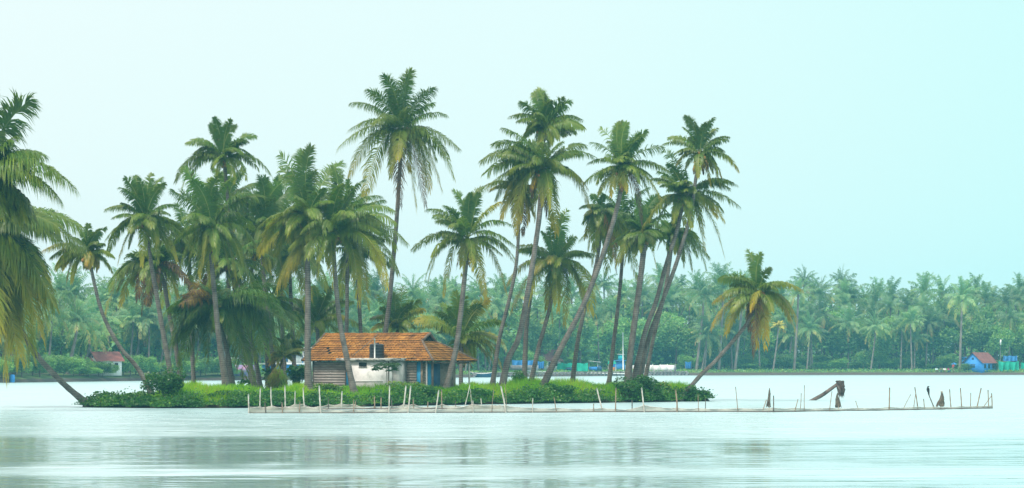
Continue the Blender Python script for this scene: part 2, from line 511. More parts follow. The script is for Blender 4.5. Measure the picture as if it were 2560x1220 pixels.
# ------------------------------------------------------------------ palms
def add_frond(mb, root, tip, age0=0.05, age1=0.2, lift=0.25, droop=0.9, nl=46, lw=0.055, lmax=None, rng=RNG, side_push=0.0, rach=0.035, bare=0.13, thin=1.0, roll=None):
    root = np.asarray(root, float)
    tip = np.asarray(tip, float)
    d = tip - root
    Ln = np.linalg.norm(d)
    e = math.asin(max(-1, min(1, d[2] / (Ln + 1e-9))))
    dh = np.array([d[0], d[1], 0])
    if e < -0.35:
        lf = lift * (1.0 + 0.5 * (-e - 0.35))
        ctrl = root + dh * 0.62 + UP * (0.30 * d[2] + lf * Ln * 0.9)
    elif e > 0.75:
        ctrl = root + dh * 0.22 + UP * (0.72 * d[2])
    else:
        ctrl = root + dh * 0.45 + UP * (0.5 * d[2] + lift * Ln * (0.35 + 0.75 * math.cos(e) ** 2))
    ctrl = ctrl + np.array([side_push, 0, 0]) * Ln
    ns = 14
    t = np.linspace(0, 1, ns)[:, None]
    C = (1 - t) ** 2 * root + 2 * t * (1 - t) * ctrl + t ** 2 * tip
    tt = np.linspace(0, 1, ns)
    mb.tube(C, np.linspace(rach, rach * 0.22, ns), 5, mat=1, age=age0 + (age1 - age0) * tt ** 1.5 + 0.1, cap=False)
    if lmax is None:
        lmax = 0.20 * Ln + 0.16
    roll = rng.normal(0, 0.5) if roll is None else roll
    s = np.linspace(bare, 1.0, nl)
    s = np.clip(s + rng.normal(0, 0.25 / nl, nl), bare * 0.8, 1.0)
    B0 = np.cross(unit(ctrl - root + 0.001), UP + np.array([0.02, 0.05, 0]))
    if np.linalg.norm(B0) < 0.35:
        B0 = B0 + np.array([0.5, 0.15, 0]) * (1 if B0[0] >= 0 else -1)
    B0 = unit(B0)
    for sg in (-1, 1):
        keep = rng.random(nl) < thin
        if rng.random() < 0.5:
            for _ in range(3):
                g0 = rng.uniform(0.25, 0.97)
                keep &= ~((s > g0) & (s < g0 + rng.uniform(0.02, 0.06)))
        ss = s[keep]
        k = len(ss)
        tq = ss[:, None]
        P = (1 - tq) ** 2 * root + 2 * tq * (1 - tq) * ctrl + tq ** 2 * tip
        T = 2 * (1 - tq) * (ctrl - root) + 2 * tq * (tip - ctrl)
        T /= np.linalg.norm(T, axis=1)[:, None] + 1e-9
        B = B0 - T * (T @ B0)[:, None]
        B /= np.linalg.norm(B, axis=1)[:, None] + 1e-9
        Nn = np.cross(B, T)
        rl_ = roll * (0.4 + 0.8 * ss)
        B, Nn = B * np.cos(rl_)[:, None] + Nn * np.sin(rl_)[:, None], Nn * np.cos(rl_)[:, None] - B * np.sin(rl_)[:, None]
        prof = np.interp(ss, [0, 0.15, 0.4, 0.7, 0.9, 1.0], [0.5, 0.85, 1.0, 0.9, 0.65, 0.42])
        l = lmax * prof * rng.uniform(0.72, 1.15, k)
        fw = np.interp(ss, [0, 0.5, 0.85, 1.0], [0.35, 0.5, 0.9, 2.0]) + rng.normal(0, 0.17, k)
        D = sg * B + fw[:, None] * T + Nn * (0.18 + rng.normal(0, 0.14, k))[:, None]
        D /= np.linalg.norm(D, axis=1)[:, None]
        dr = droop * rng.uniform(0.6, 1.4, k)
        M1 = P + D * (l * 0.30)[:, None]
        D1 = D - UP * (dr * 0.75)[:, None]
        D1 /= np.linalg.norm(D1, axis=1)[:, None]
        M2 = M1 + D1 * (l * 0.38)[:, None]
        D2 = D1 - UP * (dr * 0.9)[:, None]
        D2 /= np.linalg.norm(D2, axis=1)[:, None]
        End = M2 + D2 * (l * 0.36)[:, None]
        Wv = T - D * np.sum(T * D, 1)[:, None]
        Wv /= np.linalg.norm(Wv, axis=1)[:, None] + 1e-9
        w = lw * (0.75 + 0.5 * prof) / 2
        V = np.empty((k, 7, 3))
        V[:, 0] = P - Wv * (w * 0.55)[:, None]
        V[:, 1] = P + Wv * (w * 0.55)[:, None]
        V[:, 2] = M1 + Wv * w[:, None]
        V[:, 3] = M1 - Wv * w[:, None]
        V[:, 4] = M2 + Wv * (w * 0.85)[:, None]
        V[:, 5] = M2 - Wv * (w * 0.85)[:, None]
        V[:, 6] = End
        b7 = np.arange(k) * 7
        Q = np.concatenate([np.stack([b7, b7 + 1, b7 + 2, b7 + 3], 1), np.stack([b7 + 3, b7 + 2, b7 + 4, b7 + 5], 1)])
        Tr = np.stack([b7 + 5, b7 + 4, b7 + 6], 1)
        ag = age0 + (age1 - age0) * ss ** 2.4 + rng.normal(0, 0.05, k)
        A = np.repeat(ag[:, None], 7, 1)
        A[:, 6] += 0.08 + 0.18 * max(0, age1 - 0.25)
        mb.add(V.reshape(-1, 3), Q, Tr, 0, np.clip(A, 0, 1).ravel())


def trunk_mesh(pts, r0, r1, sides=10, flare=1.8):
    n = max(14, len(pts) * 6)
    P = spline(pts, n)
    s = np.linspace(0, 1, n)
    R = r0 + (r1 - r0) * s ** 0.8
    R = R * (1 + (flare - 1) * np.exp(-s * 22))
    R *= 1 + 0.05 * np.sin(np.arange(n) * 2.4)
    R[-3:] *= [1.1, 1.3, 1.0]
    mb = MB()
    mb.tube(P, R, sides)
    return mb


ZR = dict(A=(0, 180, 3.05), B=(0, 520, 2.44), C=(240, 420, 3.21), D=(430, 280, 2.773), E=(400, 680, 4.066), F=(640, 360, 2.905),
          G=(660, 690, 4.519), H=(1020, 460, 2.44), I=(1190, 210, 2.974), J=(1270, 500, 3.812), K=(1450, 290, 2.84),
          L=(1580, 280, 3.05), M=(1760, 610, 4.208), N=(820, 150, 2.14), P=(0, 0, 1.0))


# island front edge (photo column -> distance) and the terrain
EDGE = [(150, 182.5), (210, 181.5), (400, 178), (620, 179), (900, 183.5), (1200, 193), (1400, 198), (1600, 202.5), (1772, 208)]
EX = [(p - CX) / F * d for p, d in EDGE]
EY = [d for p, d in EDGE]
X0, X1 = (205 - CX) / F * 181.5, (1774 - CX) / F * 208.0


def front_y(x):
    return float(np.interp(x, EX, EY))


def island_depth(x):
    u = (x - X0) / (X1 - X0)
    if u <= 0 or u >= 1:
        return 0.0
    return 27.0 * min(1, (u / 0.16)) ** 0.6 * min(1, ((1 - u) / 0.25)) ** 0.7


def ground_z(x, y):
    f = front_y(x)
    dp = island_depth(x)
    if dp <= 0:
        return -0.3
    e = min(y - f, f + dp - y)
    e = min(e, (x - X0) * 0.8, (X1 - x) * 0.8)
    if e <= 0:
        return -0.3 + max(e, -1) * 0.2
    return 0.10 + 0.70 * (1 - math.exp(-e / 2.2)) + 0.06 * math.sin(x * 0.9) * min(1, e / 3) + 0.05 * math.sin(x * 2.3 + y)


PALM_GROUP = 'coconut palms on the small island'


def palm(label, base, mids, crown, d, ref, c, tips, dc=None, r0=0.24, r1=0.15, extra=9, yellow=0.0, dark=0.0, droop=0.95, nuts=1, zbase=None, lift=0.32, lw=0.042, lmul=0.94, group=PALM_GROUP, skirt=0, dens=1.0, fill=9):
    """base/mids: photo columns and rows of the trunk; c and tips: crown heart and frond tips read in zoom ref"""
    ox, oy, sc = ZR[ref]
    seed = int(base[0] * 7 + base[1] * 3) % 99991
    rng = np.random.default_rng(seed)
    cp = (ox + c[0] / sc, oy + c[1] / sc)
    dc = d + rng.uniform(-1.2, 1.2) if dc is None else dc
    xb = (base[0] - CX) / F * d
    zb = ground_z(xb, d) if zbase is None else zbase
    bp = np.array([xb, d, zb - 0.12])
    pts = [bp]
    nm = len(mids) + 1
    for i, (mx, my) in enumerate(mids):
        pts.append(at(mx, my, d + (dc - d) * (i + 1) / nm))
    root = at(cp[0], cp[1], dc)
    pts.append(root)
    t = thing('coconut_palm', label, 'palm tree', bp, group)
    trunk_mesh(pts, r0 * 0.79, r1 * 0.80).build('trunk', M['trunk'], t, smooth=True)
    ppm = F / dc
    dark *= 0.45
    lens = []
    spec = []
    lmul = lmul * rng.uniform(0.86, 1.14)
    droop = droop * rng.uniform(0.75, 1.3)
    lift = lift * rng.uniform(0.8, 1.25)
    if skirt == 0 and zbase is None and rng.random() < 0.6:
        skirt = int(rng.integers(1, 4))
    for tok in tips.split():
        fl = ''
        while tok[-1].isalpha():
            fl = tok[-1] + fl
            tok = tok[:-1]
        x, y = tok.split(',')
        tx, ty = ox + float(x) / sc, oy + float(y) / sc
        w = at(tx, ty, dc)
        spec.append((w, fl))
        if 'f' not in fl:
            lens.append(np.linalg.norm(w - root))
    Lm = float(np.median(lens))
    for q in range(fill):
        w, fl = spec[int(rng.integers(len(spec)))]
        if 'f' in fl or 't' in fl or 'n' in fl:
            continue
        v = w - root
        if v[2] > 0.75 * np.linalg.norm(v):
            continue
        a = rng.normal(0, 0.16)
        v = np.array([v[0] * math.cos(a) - v[2] * math.sin(a), v[1], v[0] * math.sin(a) + v[2] * math.cos(a)]) * rng.uniform(0.72, 0.97)
        spec.append((root + v, fl))
    for w, fl in spec:
        L2 = np.linalg.norm(w - root)
        dz = rng.uniform(-0.3, 0.3) * L2
        if 'f' in fl:
            dz = -max(0.3 * Lm, math.sqrt(max(0.05, (0.75 * Lm) ** 2 - L2 ** 2)))
        elif L2 < 0.6 * Lm:
            dz = random.choice((-1, 1)) * math.sqrt(max(0.05, (0.8 * Lm) ** 2 - L2 ** 2))
        tp = w + np.array([0, dz, 0])
        e = math.degrees(math.asin((tp - root)[2] / (np.linalg.norm(tp - root) + 1e-9)))
        a0 = np.interp(e, [-60, 0, 50], [0.20, 0.12, 0.02]) + yellow * 0.3
        a1 = np.interp(e, [-70, -25, 10, 60], [0.40, 0.29, 0.20, 0.08]) + yellow * 0.5
        if 'y' in fl:
            a0, a1 = 0.18, 0.58
        if 'Y' in fl:
            a0, a1 = 0.42, 0.74
        if 'b' in fl:
            a0, a1 = 0.9, 1.0
        if 'n' in fl:
            a0, a1 = 0.0, 0.2
        a0 = max(0, a0 - dark)
        a1 = max(0, a1 - dark * 1.5)
        dr = droop * np.interp(e, [-80, -20, 30, 80], [0.9, 1.7, 1.25, 0.45])
        lf = lift * np.interp(e, [-80, 0, 45, 70, 90], [1.0, 1.25, 1.1, 0.7, 0.2])
        lft = 1.0
        thin = 1.0
        if 't' in fl:
            thin = 0.35
        mb = MB()
        add_frond(mb, root + np.array([rng.uniform(-.08, .08), rng.uniform(-.08, .08), rng.uniform(-.15, .25)]), tp, a0, a1, lf, dr,
                  nl=int(max(30, 100 * dens * np.interp(e, [45, 65], [1, 1.35]))), lw=lw, lmax=(0.215 * np.linalg.norm(tp - root) + 0.18) * lmul * np.interp(e, [50, 75], [1.0, 0.72]), rng=rng, side_push=rng.uniform(-1, 1) * np.interp(abs(e), [0, 45, 85], [.05, .09, .16]), thin=thin)
        o = mb.build('frond', [M['palm_leaf'], M['rachis']], t)
        if 'b' in fl:
            o['label'] = 'dry brown hanging frond'
        elif 'Y' in fl:
            o['label'] = 'golden yellow drooping frond'
    for k in range(extra):
        az = random.choice((-1, 1)) * (math.pi / 2 + rng.normal(0, 0.5))
        e = math.radians(rng.uniform(-65, 35))
        L2 = Lm * rng.uniform(0.65, 0.95)
        dv = np.array([math.cos(az) * math.cos(e), math.sin(az) * math.cos(e), math.sin(e)])
        ed = math.degrees(e)
        mb = MB()
        a1 = np.interp(ed, [-70, -25, 10, 60], [0.5, 0.35, 0.22, 0.10]) + yellow * 0.5
        add_frond(mb, root, root + dv * L2, max(0, 0.1 + yellow * 0.2 - dark), max(0.02, a1 - dark), lift, droop, nl=int(80 * dens), lw=lw, rng=rng)
        mb.build('frond', [M['palm_leaf'], M['rachis']], t)
    for k in range(skirt):
        az = rng.uniform(0, 6.283)
        mb = MB()
        q = rng.uniform(0.12, 0.3) * Lm
        st = root - UP * rng.uniform(0.0, 0.4)
        add_frond(mb, st, st + np.array([math.cos(az) * q, math.sin(az) * q, -Lm * rng.uniform(0.35, 0.55)]), 0.5, 0.95, 0.1, 0.8, nl=34, lw=0.06, rng=rng)
        o = mb.build('frond', [M['palm_leaf'], M['rachis']], t)
        o['label'] = 'withered frond hanging against the trunk'
    for k in range(nuts):
        mb = MB()
        az = rng.uniform(-2.4, -0.7) if k < 2 else rng.uniform(0, 6.28)
        cc = root + np.array([math.cos(az) * 0.38, math.sin(az) * 0.38, -0.28])
        mb.tube([root, (root + cc) / 2 + UP * 0.1, cc], [0.03, 0.03, 0.015], 5)
        for q in range(9):
            mb.ball(cc + rng.normal(0, 0.14, 3) - UP * 0.08, (0.10, 0.10, 0.125))
        mb.build('coconut_bunch', M['coconut'], t, smooth=True)
    return t


palm('tallest coconut palm, rising alone above the tiled roof with a full round crown', (952, 985), [(962, 850), (975, 740), (990, 570), (998, 450)], None, 209, 'N', (395, 385),
     '125,230 215,165 300,90 425,70n 448,62n 570,155 630,290 700,475 672,630 607,690y 520,775b 470,790y 390,780b 195,750y 115,620y 50,465 250,350f 345,600f 560,230 380,540fy 440,600fy 190,430 640,520 330,170', extra=5, nuts=2, r0=0.25, r1=0.16, fill=5)
palm('round-crowned palm left of the group, its trunk rising behind the big leafy bush', (437, 960), [(413, 860), (392, 740), (375, 640)], None, 190, 'C', (400, 420),
     '235,80 300,60 440,45n 520,70n 205,165 205,280 660,300 65,330 65,570 80,680 165,760y 570,640 785,660 640,740y 320,430f 610,380f 560,130n 375,780y 480,760 350,90n 130,400 700,480 260,640', dark=0.08, nuts=1)
palm('low shaggy palm behind the round-crowned one, with reddish dead fronds', (458, 962), [(440, 870), (424, 790), (408, 700)], None, 196, 'C', (490, 790),
     '170,880 110,960 80,1180y 360,1160b 240,720 620,870 650,1130y 830,1100b 560,1000b 300,700 420,1100b 700,700 400,620 560,620 200,1080y', dark=0.1, extra=13, fill=14)
palm('thick-trunked palm with a dense dark crown left of the hut', (568, 966), [(548, 850), (537, 740), (528, 640)], None, 189, 'D', (270, 830),
     '75,760 0,545 85,385 255,460n 410,450n 545,560 630,590n 605,960 440,1150y 260,1200y 150,960 60,1080 520,1150 95,760f 200,1150y 350,430n 430,880f 560,800 20,900 330,1020f 150,480', dark=0.1, extra=9, nuts=2, r0=0.27)
palm('slender palm whose open crown stands highest above the dark-crowned one', (655, 958), [(634, 872), (616, 803), (602, 741), (580, 600)], None, 204, 'D', (360, 325),
     '110,220 135,310 265,90 300,45 415,60n 450,100n 575,165 560,310 680,430 60,570 120,420 150,330 520,470 260,400 400,200 30,480 600,400', extra=4, nuts=1, r0=0.2, r1=0.13, dark=0.04)
palm('half-hidden palm behind the dark trunk pair, its crown buried in other fronds', (640, 962), [(620, 890), (602, 822), (588, 740)], None, 200, 'P', (580, 660),
     '480,640 470,720 520,600 540,580 600,570 650,600 690,650 690,720 650,770 600,790y 540,770y 500,760b 560,560', dark=0.16, extra=13, r0=0.25, fill=14)
palm('low dark palm with wide spreading fronds beside the thick trunk', (584, 962), [(568, 880), (552, 820)], None, 195, 'E', (580, 390),
     '100,375 60,580 215,940 340,960 840,1060 960,1100 1090,850 1430,620 1240,380 1170,160 330,130b 230,250b 700,200 620,100 990,280 760,700f 130,700 480,900 300,500 1100,520 40,880', dark=0.26, fill=24, lmul=1.25, extra=10, nuts=0, droop=1.1, r0=0.25)
palm('low dark palm with drooping fronds just left of the dry tussock', (672, 958), [(668, 900), (662, 840)], None, 203, 'P', (655, 770),
     '560,790 570,840 600,880 640,900 690,900 740,870 760,820 750,760 720,710 680,690 640,690 600,710 570,740', dark=0.24, extra=8, nuts=0, r0=0.22, droop=1.1)
palm('palm with tufted upright top between the open crown and the hut palms', (690, 955), [(672, 800), (657, 660)], None, 203, 'F', (60, 640),
     '35,240 70,245 215,260 250,330 10,380 -90,520 180,880 20,800 230,600 -20,420n 130,400n -60,700 110,930y 150,700f 40,560f -140,640', dark=0.1, extra=7, r0=0.22)
palm('straight grey-trunked palm at the left end of the hut, with feathery raised fronds', (772, 968), [(769, 860), (770, 740), (768, 640)], None, 187, 'F', (370, 540), 
     '175,80t 170,180 325,40 400,25n 430,200n 615,130 250,400 500,330 230,500 30,780y 140,800 150,700y 240,650 480,560 330,760 560,420 20,600 60,690y 300,860y 460,700', extra=8, nuts=1, r0=0.29, r1=0.19, dens=1.1)
palm('large palm leaning in front of the hut roof, with a broad olive crown', (888, 988), [(868, 900), (849, 800), (838, 690)], None, 186.5, 'F', (560, 670),
     '560,160n 620,210n 780,260 900,375 1000,490 925,590 1090,715 975,780 1025,930 955,1035y 745,1165y 800,1060y 155,1060y 20,780y 30,670 345,370 480,330 720,530f 520,660f 570,1040fy 440,960 690,360n 280,900y 850,440 250,760 640,300n', extra=9, nuts=3, r0=0.27, dens=1.15)
palm('back palm filling the gap between the two left trunks and the thick trunk', (488, 960), [(480, 860), (476, 740)], None, 202, 'P', (472, 610),
     '360,640 380,700 400,560 440,510 500,500 540,560 580,640 570,700 540,760 500,790y 440,780y 400,760', dark=0.14, extra=10, nuts=1, r0=0.22)
palm('back palm with a dense crown between the thick trunk and the hut', (628, 955), [(626, 860), (628, 740)], None, 207, 'P', (632, 600),
     '520,640 540,720 560,560 600,500 650,490 700,530 740,600 740,680 700,740 650,770y 590,760', dark=0.12, extra=10, nuts=1, r0=0.22)
palm('back palm whose fronds fill the sky gap left of the straight grey trunk', (738, 952), [(733, 860), (728, 760)], None, 206, 'P', (722, 640),
     '620,690 640,620 660,560 700,530 750,530 800,580 830,650 820,720 770,780y 700,790y 640,750', dark=0.10, extra=9, nuts=1, r0=0.21)
palm('back palm seen between the leaning front palm and the tallest trunk', (905, 975), [(903, 860), (898, 760)], None, 210, 'P', (892, 640),
     '790,650 820,590 860,550 920,540 960,600 985,660 960,730y 920,770y 850,760', dark=0.08, extra=8, nuts=0, r0=0.2)
palm('dark back palm between the long leaning trunk and the stout ringed trunk', (1520, 950), [(1535, 850), (1550, 720)], None, 212, 'P', (1562, 560),
     '1450,600 1470,540 1500,480 1560,450 1620,470 1670,530 1680,600 1640,670y 1590,700 1520,690 1480,660', dark=0.12, extra=11, nuts=1, r0=0.21)
palm('back palm whose crown closes the gap under the highest open crown', (560, 955), [(572, 800), (570, 640)], None, 207, 'P', (568, 520),
     '450,560 460,500 490,450 530,420 570,410 610,425 650,460 680,520 690,580 660,620y 620,650 520,640y 480,610', dark=0.08, extra=8, nuts=1, r0=0.2, fill=5)
palm('back palm between the tufted top and the straight grey trunk', (705, 955), [(706, 800), (700, 680)], None, 209, 'P', (698, 555),
     '580,600 590,540 620,480 660,450 700,440 750,455 790,490 820,550 820,610 780,660y 740,680 640,670y 600,650', dark=0.10, extra=8, nuts=1, r0=0.2, fill=5)
palm('back palm behind the leaning front palm, crown spreading to the right', (858, 975), [(866, 840), (868, 700)], None, 209, 'P', (868, 560),
     '760,590 780,520 820,470 870,450 920,470 960,500 990,560 990,620 950,670y 900,690 820,670y', dark=0.06, extra=8, nuts=1, r0=0.2, fill=5)
palm('bright yellow-green young palm behind the left end of the roof', (800, 985), [(797, 900)], None, 209, 'G', (600, 540),
     '60,460 500,90n 570,120n 760,140 700,230n 1000,290 1185,630 880,260 350,250n 400,300 680,600f 500,650 250,330 640,650 820,480 180,500 950,480y', yellow=0.13, extra=5, nuts=0, r0=0.22)
palm('short palm with yellow drooping fronds just left of the roof', (716, 962), [(713, 930)], None, 201, 'G', (215, 900),
     '50,960y 440,830y 300,720 60,1000Y 200,780 430,900 120,780y 90,880y 340,960y', yellow=0.3, extra=2, nuts=0, r0=0.17, r1=0.13)
palm('short leaning palm close to the left gable of the hut', (752, 945), [(735, 905)], None, 204, 'G', (240, 830),
     '100,900 420,760 300,650 400,860 150,700 460,820 210,720', yellow=0.1, extra=3, nuts=0, r0=0.17, r1=0.13)
palm('low palm directly behind the roof ridge with one arching upright frond', (1000, 985), [(997, 900)], None, 210, 'G', (1510, 590),
     '1480,200n 1560,110t 1760,280n 1810,380y 1890,530y 1200,480 1320,360 1280,220t 1550,480 1700,580 1430,560fy 1220,600y 1600,640 1340,600 1660,330', yellow=0.1, extra=4, nuts=0, r0=0.22)
palm('single well-spaced palm at the right end of the hut with coconuts under its crown', (1113, 988), [(1126, 930), (1142, 860), (1155, 755), (1165, 657)], None, 195, 'H', (365, 345),
     '280,35 120,160 225,135 450,20n 560,110y 640,255 675,405 645,475 600,665y 475,695y 395,530fy 220,680y 100,600 145,440 25,395 260,270f 330,560f 570,430 380,60n 430,60n', extra=3, nuts=4, r0=0.28, r1=0.17)
palm('young bushy palm filling the gap right of the hut roof', (1152, 968), [(1153, 910)], None, 206, 'H', (330, 960),
     '170,780 210,730 290,660n 490,710y 590,850n 580,970y 570,1120y 540,1150 50,835y 60,880 400,1080 350,690n 250,760 440,740 480,1040y 130,860', yellow=0.05, extra=6, nuts=0, r0=0.2)
palm('big shaggy palm of the middle pair, orange coconuts below a tall dense crown', (1252, 955), [(1270, 900), (1298, 840), (1325, 700), (1342, 590), (1357, 470)], None, 199, 'I', (495, 640),
     '40,570 60,670 70,780 190,990y 220,820y 300,1100y 130,440 200,320 200,500 180,530 650,650f 810,450 890,540 850,920y 600,1100y 780,700 440,600f 330,640 830,780y 520,980b 440,1000 400,420 640,430 700,520 120,620', extra=9, nuts=4, r0=0.28, r1=0.19, dens=1.15, yellow=0.04)
palm('palm hidden behind the shaggy one, its curly top forming the highest tuft', (1310, 950), [(1316, 820), (1326, 740), (1345, 560), (1354, 420)], None, 206, 'I', (510, 340),
     '330,140 250,240 430,60n 460,35n 520,80n 700,130 800,330 790,260 560,130n 380,330 700,370 480,480f 560,460f 610,420f 350,400 730,340 650,110n', extra=9, nuts=1, r0=0.22, dens=1.1)
palm('thin palm with yellowed hanging fronds left of the middle pair', (1228, 950), [(1248, 850), (1270, 762), (1287, 684), (1295, 610)], None, 202, 'I', (325, 800),
     '190,990y 310,1130Y 380,1050Y 100,790y 60,760 430,980y 240,700 440,800 350,1120b 300,620 200,880y', yellow=0.2, extra=4, nuts=0, r0=0.2, r1=0.13)
palm('spreading palm low in the middle, yellow-tipped fronds radiating over the far shore', (1322, 950), [(1345, 875), (1362, 815), (1378, 752)], None, 203, 'J', (455, 605),
     '115,430 110,475 0,790y 30,1070y 180,1000y 330,300 430,130n 560,100n 640,350 700,490 830,520 870,890y 830,1080y 700,930y 540,1180y 430,1170y 370,1040y 390,600fy 480,1000 250,700y 600,400n 520,330n', yellow=0.06, extra=6, nuts=2, r0=0.21)
palm('long leaning palm with a spiky upright top right of the middle pair', (1348, 958), [(1400, 875), (1450, 780), (1488, 690), (1526, 579), (1550, 487)], None, 200.5, 'K', (300, 370),
     '290,40n 150,80t 330,50 460,130 440,160 590,230t 630,390 75,195t 30,480 60,330 575,600y 440,760b 215,570fy 330,540fy 395,340f 200,180 470,110 410,480 130,560 490,560 120,480 270,60n', extra=7, nuts=1, r0=0.27, r1=0.18)
palm('dark shaggy palm behind the long leaning trunk', (1428, 952), [(1445, 850), (1470, 740), (1487, 677), (1499, 607)], None, 208, 'K', (150, 690),
     '20,760 40,870y 60,950 170,560 90,640 240,650n 110,960 210,980 300,780 330,930 250,1100b 380,1020 80,560 0,650 220,820f 180,900b', dark=0.12, extra=13, nuts=1, r0=0.2, fill=14)
palm('stout ringed trunk palm with a dark crown and hanging coconuts', (1566, 950), [(1578, 870), (1590, 780), (1600, 705), (1609, 625)], None, 205, 'K', (450, 840),
     '350,1030 290,980 400,980 640,970 560,850 370,700 300,680 480,650 560,560 410,560 230,900 500,700 640,700 420,900f 260,1060y 620,860', dark=0.14, extra=13, nuts=2, r0=0.29, r1=0.24, fill=14)
palm('right-hand palm of the close pair with a bright upright fan on top', (1592, 945), [(1622, 845), (1652, 765), (1684, 678), (1703, 620), (1726, 540), (1737, 464)], None, 207, 'L', (515, 320),
     '400,40n 395,115n 620,50n 650,120n 740,185 705,300 815,440y 670,550y 655,465 240,240 320,320 340,410y 600,560y 480,80n 560,90n 430,200n', extra=3, nuts=2, r0=0.22, r1=0.15, skirt=9, yellow=0.04)
palm('left-hand palm of the close pair, ragged fronds spreading right against the sky', (1578, 945), [(1610, 840), (1640, 755), (1666, 660), (1691, 582), (1703, 529)], None, 206, 'L', (400, 650),
     '800,550 740,580 815,725 700,835y 710,1090y 560,1050y 270,400 240,290t 300,330t 410,430n 20,1000y 100,800y 220,560 150,510 190,880 470,620f 350,560 320,860 520,900 430,560', extra=13, nuts=2, r0=0.24, r1=0.16, fill=14)
palm('lower palm tucked behind the close pair, drooping fronds fringed right', (1606, 940), [(1635, 840), (1660, 740), (1675, 650)], None, 210, 'L', (310, 930),
     '580,1110 570,1190 460,1200 400,1130 150,960 280,1080 190,880 230,830 500,960 350,800', dark=0.1, extra=13, nuts=0, r0=0.18, fill=14)
palm('lone palm leaning far out over the water at the right end of the island', (1699, 985), [(1750, 940), (1791, 900), (1855, 826), (1882, 782)], None, 206, 'M', (578, 530),
     '485,60n 610,105n 700,260n 500,240n 155,370 285,430 100,610y 90,880Y 225,940y 475,700fY 1020,490y 830,430 980,960Y 960,820y 750,500f 510,1170b 560,1080Y 640,1090Y 650,950Y 480,900b', yellow=0.07, extra=5, nuts=2, r0=0.2, r1=0.15)
palm('small-crowned palm curving left on a bare trunk at the left of the island', (385, 962), [(345, 922), (300, 868), (266, 807), (247, 755), (229, 676)], None, 186, 'B', (540, 275),
     '500,140 540,100n 640,120n 640,220 680,390 590,390Y 250,260y 380,370y 400,450y 440,450y 370,300 600,130n 300,300 450,180 700,300', yellow=0.12, extra=4, nuts=1, r0=0.2, r1=0.12)
palm('palm bent low over the water at the left tip, heavy golden hanging fronds', (222, 1008), [(165, 965), (120, 920), (85, 878), (40, 800), (0, 700)], None, 181.8, 'P', (-35, 590), dc=178, fill=9, droop=0.7,
     tips='208,620 110,840y 45,895y 66,880 112,700 118,810 140,765 5,930y -150,700 -120,480 -200,600 20,430 90,560 -80,400 35,800y 118,740y -10,880y 80,660 20,760 70,740', yellow=-0.02, extra=6, nuts=1, r0=0.23, r1=0.2, lw=0.06, dens=1.6, lmul=1.35)
palm('dark green palm at the left edge, two fronds arching up into the sky', (-110, 1010), [(-108, 850), (-95, 650)], None, 165, 'P', (-62, 470),
     '72,250 108,390 192,472 85,545 -32,190 -150,300 -240,450 55,560 -200,600 40,345 30,540 -120,250 70,500 0,330', zbase=0.5, extra=6, nuts=0, r0=0.26, r1=0.22, lw=0.06, lift=0.34, dens=1.6, lmul=1.3, droop=0.75)

# ------------------------------------------------------------------ water, island ground
def sheet(name, xs, ys, zf, m, smooth=True):
    mb = MB()
    V = np.array([[x, y, zf(x, y)] for y in ys for x in xs])
    nx = len(xs)
    Q = [(j * nx + i, j * nx + i + 1, (j + 1) * nx + i + 1, (j + 1) * nx + i) for j in range(len(ys) - 1) for i in range(nx - 1)]
    mb.add(V, Q)
    return mb.build(name, m, smooth=smooth)


BANDS = ([58, 66, 72, 76, 80, 84, 107, 114, 150, 178], [1.0, 1.0, 1.0, 1.7, 1.7, 1.0, 1.0, 1.9, 2.0, 1.8])
CALM_SLOPE = 0.032


def finish_water():
    """one sheet: real low waves where the water is near, coarser far away"""
    rng = np.random.default_rng(17)
    ys = np.concatenate([[-4, 20, 40, 52], np.arange(56, 182, 0.085), [184, 190, 200, 220, 250, 300, 380, 480, 600, 880]])
    xs = np.concatenate([[-420, -200, -90], np.arange(-56, 56.1, 0.62), [90, 200, 420]])
    Xg, Yg = np.meshgrid(xs, ys)
    Z = np.zeros_like(Xg)
    nw = 18
    slope = np.interp(Yg + 2.0 * np.sin(Xg * 0.11 + 0.7) + 1.3 * np.sin(Xg * 0.31 + Yg * 0.2), BANDS[0], BANDS[1]) * CALM_SLOPE
    fade = np.clip((56 - np.abs(Xg)) / 6, 0, 1) * np.clip((Yg - 55) / 4, 0, 1) * np.clip((181 - Yg) / 10, 0, 1)
    for k in range(nw):
        lam = math.exp(rng.uniform(math.log(0.5), math.log(2.2)))
        kk = 2 * math.pi / lam
        an = rng.normal(0, 0.13)
        env = 0.6 + 0.4 * np.sin(Xg * rng.uniform(0.1, 0.4) + Yg * rng.uniform(-0.5, 0.5) + rng.uniform(0, 6.28))
        Z += env * np.sin(kk * (math.cos(an) * Yg + math.sin(an) * Xg) + rng.uniform(0, 6.28)) / kk * math.sqrt(2 / nw) * 1.25
    Z *= slope * fade
    ny, nx = Xg.shape
    i = np.arange(ny - 1)[:, None] * nx
    j = np.arange(nx - 1)[None, :]
    Q = np.stack([i + j, i + j + 1, i + nx + j + 1, i + nx + j], -1).reshape(-1, 4)
    mb = MB()
    mb.add(np.stack([Xg, Yg, Z], -1).reshape(-1, 3), Q)
    tag(mb.build('water', M['water'], smooth=True), kind='structure')


finish_water()

mb = MB()
NU, NV = 120, 26
V = []
for i in range(NU):
    x = X0 - 0.6 + (X1 - X0 + 1.2) * i / (NU - 1)
    f, dp = front_y(x), max(0.6, island_depth(x))
    for j in range(NV):
        v = j / (NV - 1)
        y = f - 0.8 + (dp + 1.6) * v
        V.append((x, y, ground_z(x, y)))
mb.add(V, [(i * NV + j, (i + 1) * NV + j, (i + 1) * NV + j + 1, i * NV + j + 1) for i in range(NU - 1) for j in range(NV - 1)])
tag(mb.build('island_ground', M['soil'], smooth=True), kind='structure')

